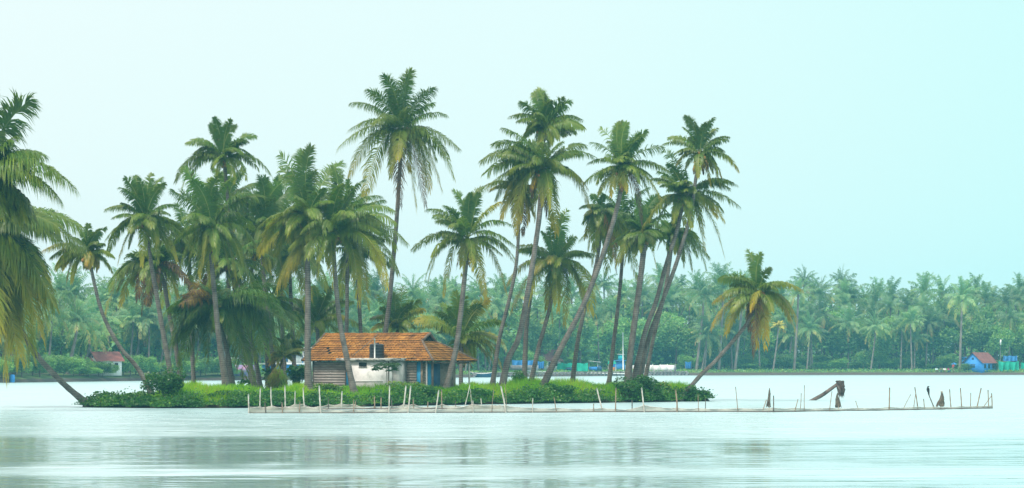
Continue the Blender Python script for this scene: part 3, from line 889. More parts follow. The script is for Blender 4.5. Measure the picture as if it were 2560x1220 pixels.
mb = MB()
V, cx, cy = [], (-110 - CX) / F * 165, 165
for j in range(7):
    for i in range(20):
        a, r = i / 20 * 6.283, 0.01 + j * 0.24
        V.append((cx + r * math.cos(a), cy + r * 2 * math.sin(a), 0.6 * math.cos(min(1, j / 5.5) * 1.57) - 0.05))
mb.add(V, [(j * 20 + i, (j + 1) * 20 + i, (j + 1) * 20 + (i + 1) % 20, j * 20 + (i + 1) % 20) for j in range(6) for i in range(20)])
tag(mb.build('islet_ground', M['soil'], smooth=True), kind='structure')


def leaf_quads(mb, C, size, age, rng, up_bias=0.5, aspect=1.7, mat=0):
    """many small pointed leaves at the points C"""
    n = len(C)
    D = rng.normal(0, 1, (n, 3))
    D[:, 2] = D[:, 2] * 0.5 + 0.15
    D /= np.linalg.norm(D, axis=1)[:, None]
    Nn = rng.normal(0, 1, (n, 3)) + UP * up_bias * 2
    S = np.cross(D, Nn)
    S /= np.linalg.norm(S, axis=1)[:, None] + 1e-9
    s = size * rng.uniform(0.6, 1.35, n)[:, None]
    V = np.empty((n, 4, 3))
    V[:, 0] = C - D * s * 0.5
    V[:, 1] = C + S * s * 0.5 / aspect
    V[:, 2] = C + D * s * 0.5 - UP * s * 0.12
    V[:, 3] = C - S * s * 0.5 / aspect
    b = np.arange(n)[:, None] * 4
    A = np.repeat(np.clip(age, 0, 1)[:, None], 4, 1)
    mb.add(V.reshape(-1, 3), b + np.array([0, 1, 2, 3]), None, mat, A.ravel())


# grass: blades in soft clumps over the top of the island
rng = np.random.default_rng(5)


def veg_h(x):
    return 1.0 + 0.25 * math.sin(x * 0.55 + 1) + 0.15 * math.sin(x * 1.7)


HUT_O = np.array([(755 - CX) / F * 200, 200.0, 0.62])
TH = math.radians(30)
HU = np.array([math.cos(TH), -math.sin(TH), 0])
HV = np.array([math.sin(TH), math.cos(TH), 0])


def in_hut(x, y, m=0.0):
    r = np.array([x, y, 0]) - np.array([HUT_O[0], HUT_O[1], 0])
    u, v = r @ HU, r @ HV
    return (0.3 - m < u < 9.6 + m) and (-1.6 - m < v < 5.2 + m)


mb = MB()
pts = []
while len(pts) < 7000:
    x = rng.uniform(X0 + 0.8, X1 - 1.5)
    f, dp = front_y(x), island_depth(x)
    if dp < 2:
        continue
    y = f + 0.55 + (min(dp - 0.5, 14.0) - 0.55) * rng.random() ** 1.7
    if in_hut(x, y):
        continue
    if rng.random() > 0.35 + 0.65 * (math.sin(x * 1.3 + 2) * math.sin(x * 0.47 + y * 0.8) * 0.5 + 0.5):
        continue
    pts.append((x, y))
for x, y in pts:
    z = ground_z(x, y)
    h = rng.uniform(0.40, 0.78) * veg_h(x) * min(1, 0.55 + (y - front_y(x)) * 0.2)
    px = CX + x / y * F
    if px < 480:
        if px < 390 and rng.random() < 0.6:
            continue
        h *= np.interp(px, [230, 380, 480], [0.35, 0.5, 1.0])
    if 770 < px < 935:
        h *= 0.55
    if 1380 < px < 1560:
        h *= 1.25
    n = 16
    a = rng.uniform(0, 6.283, n)
    r = np.abs(rng.normal(0, 0.16, n))
    B = np.stack([x + r * np.cos(a), y + r * np.sin(a), np.full(n, z - 0.05)], 1)
    lean = rng.uniform(0.05, 0.5, n) * h
    hh = h * rng.uniform(0.6, 1.15, n)
    Mid = B + np.stack([np.cos(a) * lean * 0.4, np.sin(a) * lean * 0.4, hh * 0.6], 1)
    Tp = B + np.stack([np.cos(a) * lean * 1.3, np.sin(a) * lean * 1.3, hh], 1)
    b2 = a + 1.57 + rng.normal(0, 0.5, n)
    W = np.stack([np.cos(b2), np.sin(b2), np.zeros(n)], 1) * rng.uniform(0.012, 0.024, n)[:, None]
    V = np.stack([B - W, B + W, Mid + W * 0.8, Mid - W * 0.8, Tp], 1)
    q = np.arange(n) * 5
    if rng.random() < 0.05:
        hh *= 1.5
    ag = np.repeat(np.clip(rng.normal(0.32 + 0.22 * math.sin(x * 0.8 + y * 0.3) + rng.normal(0, 0.14), 0.2, n), 0, 1), 5)
    mb.add(V.reshape(-1, 3), np.stack([q, q + 1, q + 2, q + 3], 1), np.stack([q + 3, q + 2, q + 4], 1), 0, ag)
tag(mb.build('grass', M['grass']), kind='stuff')

# leafy ground cover hanging over the front bank
mb = MB()
for k in range(2300):
    x = rng.uniform(X0 + 0.1, X1 - 0.15)
    f = front_y(min(max(x, X0 + 0.3), X1 - 0.3))
    px = CX + x / f * F
    w = rng.random() ** 1.5 * 1.9
    y = f - 0.5 + w
    if in_hut(x, y, 0.2):
        continue
    z = max(0.12, ground_z(x, y))
    rise = 0.10 + 0.32 * min(1, w / 1.0)
    tuft = 0.5 + 0.5 * math.sin(x * 1.1) * math.sin(x * 0.37 + 1.3)
    if tuft < 0.35 and rng.random() < 0.65:
        continue
    if px < 400:
        rise *= 0.6
    n = int(rng.integers(20, 38))
    r = rng.uniform(0.16, 0.34)
    C = np.array([x, y, z + rise * (0.35 + 1.0 * tuft ** 1.5) * rng.uniform(0.4, 1.25)]) + rng.normal(0, 1, (n, 3)) * np.array([r, r, r * 0.65])
    C[:, 2] = np.maximum(C[:, 2], 0.20 + 0.08 * math.sin(x * 3.3))
    base = 0.22 + 0.2 * math.sin(x * 2.1 + y) + (0.15 if rng.random() < 0.15 else 0)
    leaf_quads(mb, C, rng.uniform(0.10, 0.22), rng.normal(base + rng.normal(0, 0.12), 0.16, n), rng)
tag(mb.build('undergrowth', M['shrub_leaf']), kind='stuff')


def blob_points(rng, n, cen, rad, lobes, gap=0.0, top=0.35):
    """points in the shells of several lobes"""
    out = []
    L = []
    for k in range(lobes):
        a, e = rng.uniform(0, 6.283), rng.uniform(-0.5, 1.2)
        q = rng.uniform(0.30, 0.75)
        L.append((np.array([math.cos(a) * math.cos(e), math.sin(a) * math.cos(e), math.sin(e)]) * q, rng.uniform(0.28, 0.5)))
    L.append((np.zeros(3), 0.6))
    for k in range(n):
        c, r = L[int(rng.integers(len(L)))]
        d = rng.normal(0, 1, 3)
        d /= np.linalg.norm(d)
        out.append(c + d * r * rng.uniform(0.45, 1.05) ** 0.6)
    return np.array(out) * np.asarray(rad) + np.asarray(cen)


def shrub(name, label, px, d, pyt, wpx, n=1500, leaf=0.15, age=0.25, zb=None, m='shrub_leaf', lobes=7, cat='shrub', stems=4, bot=0.0, group=None, thick=1.0):
    """leafy bush: top at photo row pyt, full width wpx photo pixels"""
    rng = np.random.default_rng(int(px * 13 + d))
    x = (px - CX) / F * d
    zb = ground_z(x, d) if zb is None else zb
    zt = CAMH - (pyt - HZ) / F * d
    h = max(0.3, zt - zb)
    w = wpx / F * d / 2
    t = thing(name, label, cat, (x, d, zb), group)
    mb = MB()
    C = blob_points(rng, n, (x, d, zb + bot + (h - bot) * 0.50), (w * 1.1, min(w, 1.4) * 1.1 * thick, (h - bot) * 0.58), lobes)
    C[:, 2] = np.maximum(C[:, 2], zb + 0.02)
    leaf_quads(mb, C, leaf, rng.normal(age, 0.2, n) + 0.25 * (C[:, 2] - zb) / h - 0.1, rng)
    mb.build('foliage', M[m], t)
    mb = MB()
    for k in range(stems):
        a = rng.uniform(0, 6.283)
        e = np.array([x + math.cos(a) * w * 0.5, d + math.sin(a) * 0.4, zb + h * rng.uniform(0.5, 0.85)])
        s = np.array([x + math.cos(a) * 0.08, d + math.sin(a) * 0.08, zb - 0.1])
        mb.tube([s, (s + e) / 2 + rng.normal(0, 0.06, 3), e], [0.03, 0.022, 0.01], 5)
    mb.build('stem', M['bark'], t)
    return t


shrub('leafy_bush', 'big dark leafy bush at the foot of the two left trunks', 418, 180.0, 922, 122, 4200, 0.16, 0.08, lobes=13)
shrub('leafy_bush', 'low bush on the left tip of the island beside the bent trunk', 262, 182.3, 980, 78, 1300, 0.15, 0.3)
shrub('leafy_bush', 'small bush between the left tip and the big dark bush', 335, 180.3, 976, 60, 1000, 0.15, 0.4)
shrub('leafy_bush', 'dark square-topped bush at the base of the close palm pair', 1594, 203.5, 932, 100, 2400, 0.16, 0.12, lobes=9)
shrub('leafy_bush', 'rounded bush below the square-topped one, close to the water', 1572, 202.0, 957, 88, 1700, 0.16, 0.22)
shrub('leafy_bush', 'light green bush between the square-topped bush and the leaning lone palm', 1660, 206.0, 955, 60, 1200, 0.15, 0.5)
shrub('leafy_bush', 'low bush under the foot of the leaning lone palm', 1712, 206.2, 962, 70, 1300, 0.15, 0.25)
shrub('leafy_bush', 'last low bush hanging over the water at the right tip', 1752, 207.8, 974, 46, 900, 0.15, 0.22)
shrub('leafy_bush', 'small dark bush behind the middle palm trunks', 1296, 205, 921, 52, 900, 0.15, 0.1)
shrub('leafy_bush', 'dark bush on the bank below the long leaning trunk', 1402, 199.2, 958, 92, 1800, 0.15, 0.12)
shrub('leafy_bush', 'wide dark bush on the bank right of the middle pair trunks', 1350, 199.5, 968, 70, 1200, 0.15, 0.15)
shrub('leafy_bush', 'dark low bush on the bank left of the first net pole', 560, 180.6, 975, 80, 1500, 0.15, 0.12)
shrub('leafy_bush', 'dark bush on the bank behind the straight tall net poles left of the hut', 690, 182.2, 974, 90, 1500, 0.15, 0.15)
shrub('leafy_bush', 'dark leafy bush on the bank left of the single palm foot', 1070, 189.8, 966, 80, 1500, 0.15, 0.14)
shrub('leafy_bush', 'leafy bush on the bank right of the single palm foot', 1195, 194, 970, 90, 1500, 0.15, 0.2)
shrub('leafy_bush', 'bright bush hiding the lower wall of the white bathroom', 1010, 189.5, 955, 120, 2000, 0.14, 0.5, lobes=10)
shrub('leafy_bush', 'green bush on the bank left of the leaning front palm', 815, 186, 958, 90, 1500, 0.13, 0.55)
shrub('broad_leaf_sapling', 'broad-leaved sapling standing at the left gable of the hut', 746, 199, 905, 58, 520, 0.30, 0.15, bot=0.35, stems=2, cat='sapling')
shrub('broad_leaf_sapling', 'small dark sapling between the trunk pair and the dry tussock', 671, 203, 915, 34, 260, 0.26, 0.1, bot=0.2, stems=2, cat='sapling')
shrub('broad_leaf_sapling', 'thin sapling before the water between the dark trunk and the thick trunk', 608, 194, 945, 40, 130, 0.2, 0.2, bot=0.2, stems=3, cat='sapling')

# arching dry tussock
rng = np.random.default_rng(77)
x, d = (694 - CX) / F * 198, 198.0
z = ground_z(x, d)
t = thing('grass_tussock', 'arching brown and green grass tussock left of the hut', 'grass clump', (x, d, z))
mb = MB()
n = 900
a = rng.uniform(0, 6.283, n)
R = rng.uniform(0.15, 1.15, n) ** 1.3
H = (CAMH - (916 - HZ) / F * d - z) * rng.uniform(0.35, 1.05, n) * (1.05 - 0.3 * R)
B = np.stack([x + 0.08 * np.cos(a), d + 0.08 * np.sin(a), np.full(n, z - 0.05)], 1)
Mi = B + np.stack([np.cos(a) * R * 0.5, np.sin(a) * R * 0.5, H], 1)
Tp = B + np.stack([np.cos(a) * R * 1.25, np.sin(a) * R * 1.25, H * rng.uniform(0.3, 0.95, n)], 1)
W = np.stack([-np.sin(a), np.cos(a), 0 * a], 1) * 0.014
V = np.stack([B - W, B + W, Mi + W, Mi - W, Tp], 1)
q = np.arange(n) * 5
ag = np.where(np.cos(a) + rng.normal(0, 0.6, n) > 0.3, rng.normal(0.35, 0.2, n), rng.normal(0.95, 0.12, n))
mb.add(V.reshape(-1, 3), np.stack([q, q + 1, q + 2, q + 3], 1), np.stack([q + 3, q + 2, q + 4], 1), 0, np.clip(np.repeat(ag, 5), 0, 1))
mb.build('blades', M['grass'], t)

# papaya plant by the bathroom wall
d = 191.5
x = (966 - CX) / F * d
z = ground_z(x, d)
t = thing('papaya_plant', 'young papaya plant with lobed leaves by the white bathroom wall', 'plant', (x, d, z))
mb = MB()
top = at(967, 914, d)
mb.tube(spline([(x, d, z - 0.1), (x + 0.03, d, z + 0.8), top], 8), np.linspace(0.045, 0.03, 8), 7)
mb.build('stem', M['post_white'], t, smooth=True)
rng = np.random.default_rng(4)
mb = MB()
for k in range(26):
    a = k * 2.4
    e = rng.uniform(-0.5, 0.75)
    Lp = rng.uniform(0.45, 0.95)
    tp = top + np.array([math.cos(a) * Lp, math.sin(a) * Lp, math.sin(e) * 0.4 - 0.05])
    mb.tube([top, (top + tp) / 2 + UP * 0.1, tp], 0.012, 4, age=0.6)
    for q in range(9):
        b = q / 9 * 6.283
        dr = np.array([math.cos(b), math.sin(b), -0.45])
        s = np.array([-math.sin(b), math.cos(b), 0])
        r = rng.uniform(0.26, 0.38)
        mb.add([tp - s * 0.03, tp + dr * r * 0.55 - s * 0.11, tp + dr * r, tp + dr * r * 0.55 + s * 0.11], [(0, 1, 2, 3)], age=rng.uniform(0.05, 0.4))
mb.build('leaves', M['shrub_leaf'], t)


# ------------------------------------------------------------------ the hut
LEN, WID, EZ, RZ = 10.57, 5.75, 2.86, 4.72


def hp(u, v, z):
    return np.array([HUT_O[0], HUT_O[1], 0]) + HU * u + HV * v + UP * z


hut = thing('tiled_hut', 'plank and plaster hut with orange clay tile roof among the palms', 'house', HUT_O)
AX = (HU, HV, UP)


def hbox(name, u0, u1, v0, v1, z0, z1, m, parent=hut, label=None):
    mb = MB()
    mb.box(hp((u0 + u1) / 2, (v0 + v1) / 2, (z0 + z1) / 2), (u1 - u0, v1 - v0, z1 - z0), AX)
    o = mb.build(name, M[m], parent)
    if label:
        o['label'] = label
    return o


def pu(px):
    """photo column -> length along the front wall (v about 0.35)"""
    # project: solve (hut point).x/(hut point).y*F + CX = px along u
    lo, hi = -2.0, 14.0
    for _ in range(40):
        m_ = (lo + hi) / 2
        p = hp(m_, 0.35, 0)
        if CX + p[0] / p[1] * F < px:
            lo = m_
        else:
            hi = m_
    return lo


def plank_wall(name, u0, u1, v, z0, z1, m, along_v=False, v1=None, label=None):
    mb = MB()
    n = int((z1 - z0) / 0.17)
    rng = np.random.default_rng(int(u0 * 100))
    for k in range(n):
        za, zb = z0 + (z1 - z0) * k / n, z0 + (z1 - z0) * (k + 1) / n - 0.010
        j = rng.uniform(-0.010, 0.010)
        if along_v:
            mb.box(hp(u0 + j, (v + v1) / 2, (za + zb) / 2), (0.05, v1 - v, zb - za), AX)
        else:
            mb.box(hp((u0 + u1) / 2, v + j, (za + zb) / 2), (u1 - u0, 0.05, zb - za), AX)
    # dark core behind the gaps
    if along_v:
        mb.box(hp(u0 - 0.05, (v + v1) / 2, (z0 + z1) / 2), (0.03, v1 - v - 0.02, z1 - z0), AX, mat=1)
    else:
        mb.box(hp((u0 + u1) / 2, v + 0.05, (z0 + z1) / 2), (u1 - u0 - 0.02, 0.03, z1 - z0), AX, mat=1)
    o = mb.build(name, [M[m], M['dark_void']], hut)
    if label:
        o['label'] = label
    return o


FV = 0.45  # front wall set back from the eave
uL = pu(783)
uA0, uA1 = pu(879) + 0.30, pu(985) + 0.33
uD1, uR0, uR1 = pu(862), pu(1009), pu(1053)
ZG, ZW = 0.45, 2.82
plank_wall('plank_wall', uL, uD1, FV, ZG, ZW, 'plank', label='grey weathered plank wall')
for a, b in ((uL - 0.1, uL), (uD1 - 0.02, uD1 + 0.06)):
    hbox('corner_post', a, b, FV - 0.05, FV + 0.08, ZG, ZW + 0.02, 'dark_pole')
dl = hbox('door', uD1 + 0.065, uA0 + 0.3, FV, FV + 0.05, ZG, ZW, 'blue_paint', label='bright blue door left of the bathroom')
plank_wall('plank_wall', uR0 - 0.15, uR1 - 0.42, FV, ZG, ZW, 'plank_brown', label='brownish plank wall right of the bathroom')
dr_ = hbox('door', uR1 - 0.415, uR1 - 0.09, FV, FV + 0.05, ZG, ZW, 'blue_paint', label='blue door with a dark iron latch')
mb = MB()
mb.box(hp(uR1 - 0.30, FV - 0.02, 1.35), (0.05, 0.03, 0.26), AX)
mb.box(hp(uR1 - 0.26, FV - 0.022, 1.40), (0.16, 0.03, 0.05), AX)
mb.build('latch', M['dark_void'], dr_)
hbox('corner_post', uR1 - 0.085, uR1 + 0.05, FV - 0.04, FV + 0.12, ZG, ZW + 0.02, 'brown_pole')
# right end wall facing the verandah
EV = 2.75
plank_wall('end_wall', uR1 + 0.0, None, FV + 0.125, ZG, ZW, 'plank_brown', True, 1.05)
hbox('door', uR1 - 0.02, uR1 + 0.04, 1.055, 1.75, ZG, ZW, 'blue_paint', label='blue door in the end wall under the verandah')
hbox('end_panel', uR1 - 0.02, uR1 + 0.03, 1.755, EV, ZG, ZW, 'dark_blue')
hbox('back_wall', uL, uR1 - 0.06, 4.85, 4.95, ZG, ZW, 'plank')
hbox('left_wall', uL - 0.10, uL - 0.02, FV + 0.085, 4.845, ZG, ZW, 'plank')
hbox('inner_wall', uR1 - 0.12, uR1 - 0.065, EV, 4.845, ZG, ZW, 'plank_brown')
# posts of the verandah
for (u, v, m, w) in ((LEN - 0.75, 0.4, 'post_white', 0.12), (LEN - 0.30, 0.42, 'dark_pole', 0.16), (LEN - 0.28, WID - 0.55, 'post_white', 0.12), (LEN - 0.30, WID / 2 + 0.1, 'dark_pole', 0.11)):
    mb = MB()
    P = spline([hp(u, v, 0.3), hp(u + 0.02, v, 1.5), hp(u, v, 2.86)], 6)
    mb.tube(P, w / 2, 8)
    mb.build('verandah_post', M[m], hut, smooth=True)
hbox('verandah_beam', uR1 + 0.1, LEN - 0.22, 0.40, 0.50, 2.70, 2.81, 'dark_pole')
hbox('verandah_beam', LEN - 0.33, LEN - 0.23, 0.505, WID - 0.5, 2.70, 2.81, 'dark_pole')

# roof: courses of single clay tiles
HI = 2.15          # hip end of the ridge, measured in from the right eave
GZ = 4.22          # height of the foot of the small gable opening
rng = np.random.default_rng(21)
mb = MB()


def tile_plane(P00, P10, P01, P11, ncourse, tw, skip=()):
    """eave from P00 to P10, top edge from P01 to P11; overlapping tiles in courses"""
    P00, P10, P01, P11 = [np.asarray(p, float) for p in (P00, P10, P01, P11)]
    nrm = unit(np.cross(P10 - P00, P01 - P00))
    if nrm[2] < 0:
        nrm = -nrm
    for c in range(ncourse):
        f0, f1 = c / ncourse, min(1.0, (c + 1.12) / ncourse)
        A0, B0 = P00 + (P01 - P00) * f0, P10 + (P11 - P10) * f0
        A1, B1 = P00 + (P01 - P00) * f1, P10 + (P11 - P10) * f1
        n = max(1, int(round(np.linalg.norm(B0 - A0) / tw)))
        wob = rng.normal(0, 0.006)
        for k in range(n):
            if (c, k) in skip:
                continue
            g0, g1 = k / n, (k + 0.97) / n
            j = rng.normal(0, 0.010, 3) * (1, 1, 0.6)
            lo = nrm * (0.078 + wob + rng.normal(0, 0.006))
            hi = nrm * 0.012
            a, b = A0 + (B0 - A0) * g0 + lo + j, A0 + (B0 - A0) * g1 + lo + j
            c2, d2 = A1 + (B1 - A1) * g1 + hi + j, A1 + (B1 - A1) * g0 + hi + j
            th = nrm * 0.028
            m0 = (a + b) / 2 + nrm * 0.022
            m1 = (c2 + d2) / 2 + nrm * 0.022
            ag = float(np.clip(rng.normal(0.5 + 0.08 * math.sin(c * 2.1), 0.11), 0, 1))
            mb.add([a, m0, b, c2, m1, d2, a - th, m0 - th, b - th], [(0, 1, 4, 5), (1, 2, 3, 4), (6, 7, 1, 0), (7, 8, 2, 1)], mat=0, age=ag)
    # under-boarding
    dn = -nrm * 0.035
    mb.poly([P00 + dn + (P01 - P00) * 0.01, P10 + dn + (P11 - P10) * 0.01, P11 + dn, P01 + dn], mat=1)


rl = 0.0
front_split = (EZ, GZ)
vG = WID / 2 * (GZ - EZ) / (RZ - EZ)
# lower part of the front slope (to the foot of the gable), then the part up to the ridge
nlow, nup = 9, 3
tile_plane(hp(rl, 0, EZ), hp(LEN, 0, EZ), hp(rl, vG, GZ), hp(LEN - HI, vG, GZ), nlow, 0.235, {(3, 7), (5, 5), (4, 6)})
tile_plane(hp(rl, vG, GZ), hp(LEN - HI, vG, GZ), hp(rl, WID / 2, RZ), hp(LEN - HI + 0.12, WID / 2, RZ), nup, 0.235)
# back slope
tile_plane(hp(LEN, WID, EZ), hp(rl, WID, EZ), hp(LEN - HI, WID - vG, GZ), hp(rl, WID - vG, GZ), nlow, 0.3)
tile_plane(hp(LEN - HI, WID - vG, GZ), hp(rl, WID - vG, GZ), hp(LEN - HI + 0.12, WID / 2, RZ), hp(rl, WID / 2, RZ), nup, 0.3)
# right hip slope
tile_plane(hp(LEN, 0, EZ), hp(LEN, WID, EZ), hp(LEN - HI, vG, GZ), hp(LEN - HI, WID - vG, GZ), nlow, 0.235, {(4, 9)})
roof = mb.build('roof', [M['tile'], M['dark_void']], hut)
# ridge and hip capping
for nm, P in (('ridge_cap', [hp(rl - 0.05, WID / 2, RZ + 0.05), hp(LEN * 0.3, WID / 2, RZ + 0.03), hp(LEN - HI + 0.2, WID / 2, RZ + 0.05)]),
              ('hip_cap', [hp(LEN + 0.02, -0.02, EZ + 0.05), hp(LEN - HI / 2, vG / 2, (EZ + GZ) / 2 + 0.06), hp(LEN - HI, vG, GZ + 0.06)]),
              ('hip_cap', [hp(LEN + 0.02, WID + 0.02, EZ + 0.05), hp(LEN - HI / 2, WID - vG / 2, (EZ + GZ) / 2 + 0.06), hp(LEN - HI, WID - vG, GZ + 0.06)]),
              ('gable_cap', [hp(LEN - HI + 0.06, vG - 0.05, GZ + 0.05), hp(LEN - HI + 0.16, WID / 2, RZ + 0.06)]),
              ('gable_cap', [hp(LEN - HI + 0.06, WID - vG + 0.05, GZ + 0.05), hp(LEN - HI + 0.16, WID / 2, RZ + 0.06)]),
              ('verge_cap', [hp(rl - 0.02, 0, EZ + 0.05), hp(rl - 0.02, WID / 2, RZ + 0.05)]),
              ('verge_cap', [hp(rl - 0.02, WID, EZ + 0.05), hp(rl - 0.02, WID / 2, RZ + 0.05)])):
    c = MB()
    Q = spline(P, 26)
    Q += np.random.default_rng(3).normal(0, 0.012, Q.shape)
    c.tube(Q, (0.062 if nm == 'ridge_cap' else 0.085) + 0.015 * np.sin(np.arange(26) * 2.1), 8, age=0.35)
    c.build(nm, M['tile'] if nm == 'ridge_cap' else M['mortar'], roof, smooth=True)
# dark mortar line running down the front slope, left of the tank
c = MB()
s0, s1 = pu(975) - 2.55, pu(884) - 0.2
fa, fb = 0.97, 0.14
Q = spline([hp(s0, WID / 2 * fa, EZ + (RZ - EZ) * fa + 0.06), hp((s0 + s1) / 2 + 0.1, WID / 2 * (fa + fb) / 2, EZ + (RZ - EZ) * (fa + fb) / 2 + 0.06), hp(s1, WID / 2 * fb, EZ + (RZ - EZ) * fb + 0.06)], 20)
c.tube(Q, 0.05, 7)
c.build('valley_mortar', M['mortar'], roof, smooth=True)
# dark gable opening
c = MB()
c.prism([hp(LEN - HI - 0.10, vG + 0.1, GZ + 0.0), hp(LEN - HI - 0.10, WID - vG - 0.1, GZ + 0.0), hp(LEN - HI - 0.10, WID / 2, RZ - 0.12)], HU * 0.06)
c.build('gable_opening', M['dark_void'], hut)
# left gable triangle
c = MB()
c.prism([hp(0.36, 0.5, EZ - 0.02), hp(0.36, WID - 0.5, EZ - 0.02), hp(0.36, WID / 2, RZ - 0.25)], HU * 0.05)
c.build('gable_wall', M['plank'], hut)

# white bathroom block with its concrete slab
AV = -0.75
annex_z = 2.86
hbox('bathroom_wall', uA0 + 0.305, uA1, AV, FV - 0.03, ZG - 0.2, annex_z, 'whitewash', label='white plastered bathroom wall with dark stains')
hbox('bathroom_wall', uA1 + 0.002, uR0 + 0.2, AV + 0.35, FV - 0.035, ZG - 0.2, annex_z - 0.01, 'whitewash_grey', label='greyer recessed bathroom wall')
hbox('concrete_slab', pu(850) + 0.5, pu(1011) + 0.3, AV - 0.18, FV + 0.1, annex_z + 0.002, annex_z + 0.22, 'concrete')
w0 = uA0 + 1.02
wf = hbox('window', w0, w0 + 0.62, AV - 0.025, AV + 0.02, annex_z - 0.36, annex_z - 0.08, 'dark_void', label='small dark vent window under the slab')
hbox('window_sill', w0 - 0.03, w0 + 0.65, AV - 0.05, AV + 0.01, annex_z - 0.41, annex_z - 0.363, 'concrete', wf)
mb = MB()
mb.tube([hp(uA1 - 0.02, AV - 0.06, 0.5), hp(uA1 - 0.02, AV - 0.06, annex_z)], 0.035, 8)
mb.build('drain_pipe', M['dark_pole'], hut, smooth=True)
mb = MB()
mb.tube([hp(uA0 + 0.34, AV - 0.05, 1.52), hp(uA1 - 0.45, AV - 0.05, 1.55), hp(uA1 - 0.43, AV - 0.05, 1.0)], 0.022, 8)
mb.build('water_pipe', M['white_plastic'], hut, smooth=True)

# water tank and vent pipe standing on the slab
tu = (pu(944) + 0.24)
tb = hp(tu, AV + 0.62, annex_z + 0.224)
t = thing('water_tank', 'black ribbed plastic water tank standing on the concrete slab', 'water tank', tb)
mb = MB()
zs = np.linspace(0, 0.96, 40)
rr = 0.505 + 0.013 * np.sign(np.sin(zs * 30))
rr[-5:] = [0.50, 0.485, 0.46, 0.41, 0.33]
mb.tube([tb + UP * z for z in zs], rr, 24)
mb.build('tank_body', M['black_plastic'], t)
mb = MB()
mb.tube([tb + UP * 0.955, tb + UP * 1.0, tb + UP * 1.03], [0.17, 0.17, 0.13], 16)
mb.build('lid', M['black_plastic'], t)
vb = hp(tu + 0.27, AV - 0.06, annex_z + 0.224)
t = thing('vent_pipe', 'white plastic vent pipe rising in front of the black tank', 'pipe', vb)
mb = MB()
mb.tube([vb, vb + UP * 1.24], 0.045, 10)
mb.build('pipe', M['white_plastic'], t, smooth=True)
mb = MB()
mb.tube([vb + UP * 1.24, vb + UP * 1.26, vb + UP * 1.30], [0.05, 0.085, 0.06], 10)
mb.build('cap', M['white_plastic'], t, smooth=True)


# ------------------------------------------------------------------ fishing net pen
def net_strip(name, label, top, bot, dfun, n, sag, seed, m='net'):
    """top: (column,row) knots tied to poles; bot: (column,row) water line"""
    rng = np.random.default_rng(seed)
    x0, x1 = top[0][0], top[-1][0]
    tx, ty = [p for p, _ in top], [q for _, q in top]
    bx, by = [p for p, _ in bot], [q for _, q in bot]
    cols = np.linspace(x0, x1, n)
    rows = 5
    V = []
    for px in cols:
        yt = np.interp(px, tx, ty)
        i = min(len(tx) - 2, max(0, int(np.searchsorted(tx, px)) - 1))
        u = (px - tx[i]) / max(1e-6, tx[i + 1] - tx[i])
        yt += sag * 4 * u * (1 - u) * min(1, (tx[i + 1] - tx[i]) / 60)
        yb = np.interp(px, bx, by)
        d = dfun(px)
        zt = CAMH - (yt - HZ) / F * d
        zb = CAMH - (yb - HZ) / F * d - 0.03
        for r in range(rows):
            f = r / (rows - 1)
            z = zt + (zb - zt) * f
            V.append(((px - CX) / F * d, d + 0.05 * math.sin(f * 3.14) * math.sin(px * 0.11) - 0.02 * f, z))
    Q = [(i * rows + r, (i + 1) * rows + r, (i + 1) * rows + r + 1, i * rows + r + 1) for i in range(n - 1) for r in range(rows - 1)]
    t = thing(name, label, 'fishing net', at((x0 + x1) / 2, np.interp((x0 + x1) / 2, bx, by), dfun((x0 + x1) / 2)))
    mb = MB()
    mb.add(V, Q)
    mb.build('netting', M[m], t, smooth=True)
    V = np.array(V).reshape(n, rows, 3)
    mb = MB()
    mb.tube(V[:, 0], 0.016, 5)
    o = mb.build('head_rope', M['bamboo'], t)
    mb = MB()
    mb.tube(V[:, -1] + np.array([0, -0.03, 0.05]), 0.035, 6)
    mb.build('foot_rope', M['rope'], t)
    return t


FB = [(621, 1034), (1230, 1031.5), (1700, 1030), (1935, 1030), (2225, 1026), (2481, 1021)]


def front_d(px):
    y = np.interp(px, [p for p, _ in FB], [q for _, q in FB])
    return CAMH * F / (y - HZ)


net_strip('fishing_net', 'long cream net wall of the pen, nearest the camera, running to its far right end',
          [(621, 1017), (650, 1018), (680, 1017), (713, 1018), (762, 1017), (803, 1023), (884, 1025), (972, 1023), (1020, 1018), (1089, 1024), (1130, 1020), (1182, 1011), (1230, 1013), (1264, 1014), (1332, 1020),
           (1391, 1020), (1484, 1022), (1505, 1020), (1539, 1023), (1570, 1024), (1611, 1013), (1650, 1019), (1692, 1020), (1746, 1021), (1845, 1021), (1933, 1020), (1987, 1020), (2074, 1020), (2145, 1020), (2223, 1018), (2294, 1017), (2334, 1017), (2404, 1016), (2442, 1015), (2481, 1014)],
          FB, front_d, 420, 2.0, 3)
rear_d = lambda px: np.interp(px, [640, 1250], [172.5, 175.5])
net_strip('fishing_net', 'scalloped rear net hung between short poles close to the bank',
          [(645, 1016), (680, 1014), (713, 1017), (737, 1010), (757, 1010), (766, 1015), (797, 1016), (821, 1011), (853, 1009), (884, 1010), (936, 1017), (953, 1017), (979, 1015), (1009, 1011), (1034, 1010), (1069, 1017), (1105, 1010), (1139, 1014), (1182, 1010), (1252, 1012)],
          [(640, 1024), (1260, 1022)], rear_d, 260, 6.0, 4)
# end panel closing the pen at its left
mb = MB()
a0, a1 = at(622, 1034, front_d(622)), at(647, 1024, rear_d(645))
mb.add([a0 + UP * 0.33, a1 + UP * 0.2, a1 - UP * 0.05, a0 - UP * 0.05], [(0, 1, 2, 3)])
o = tag(mb.build('fishing_net', M['net'], loc=a0), 'short net panel closing the left end of the pen', 'fishing net')

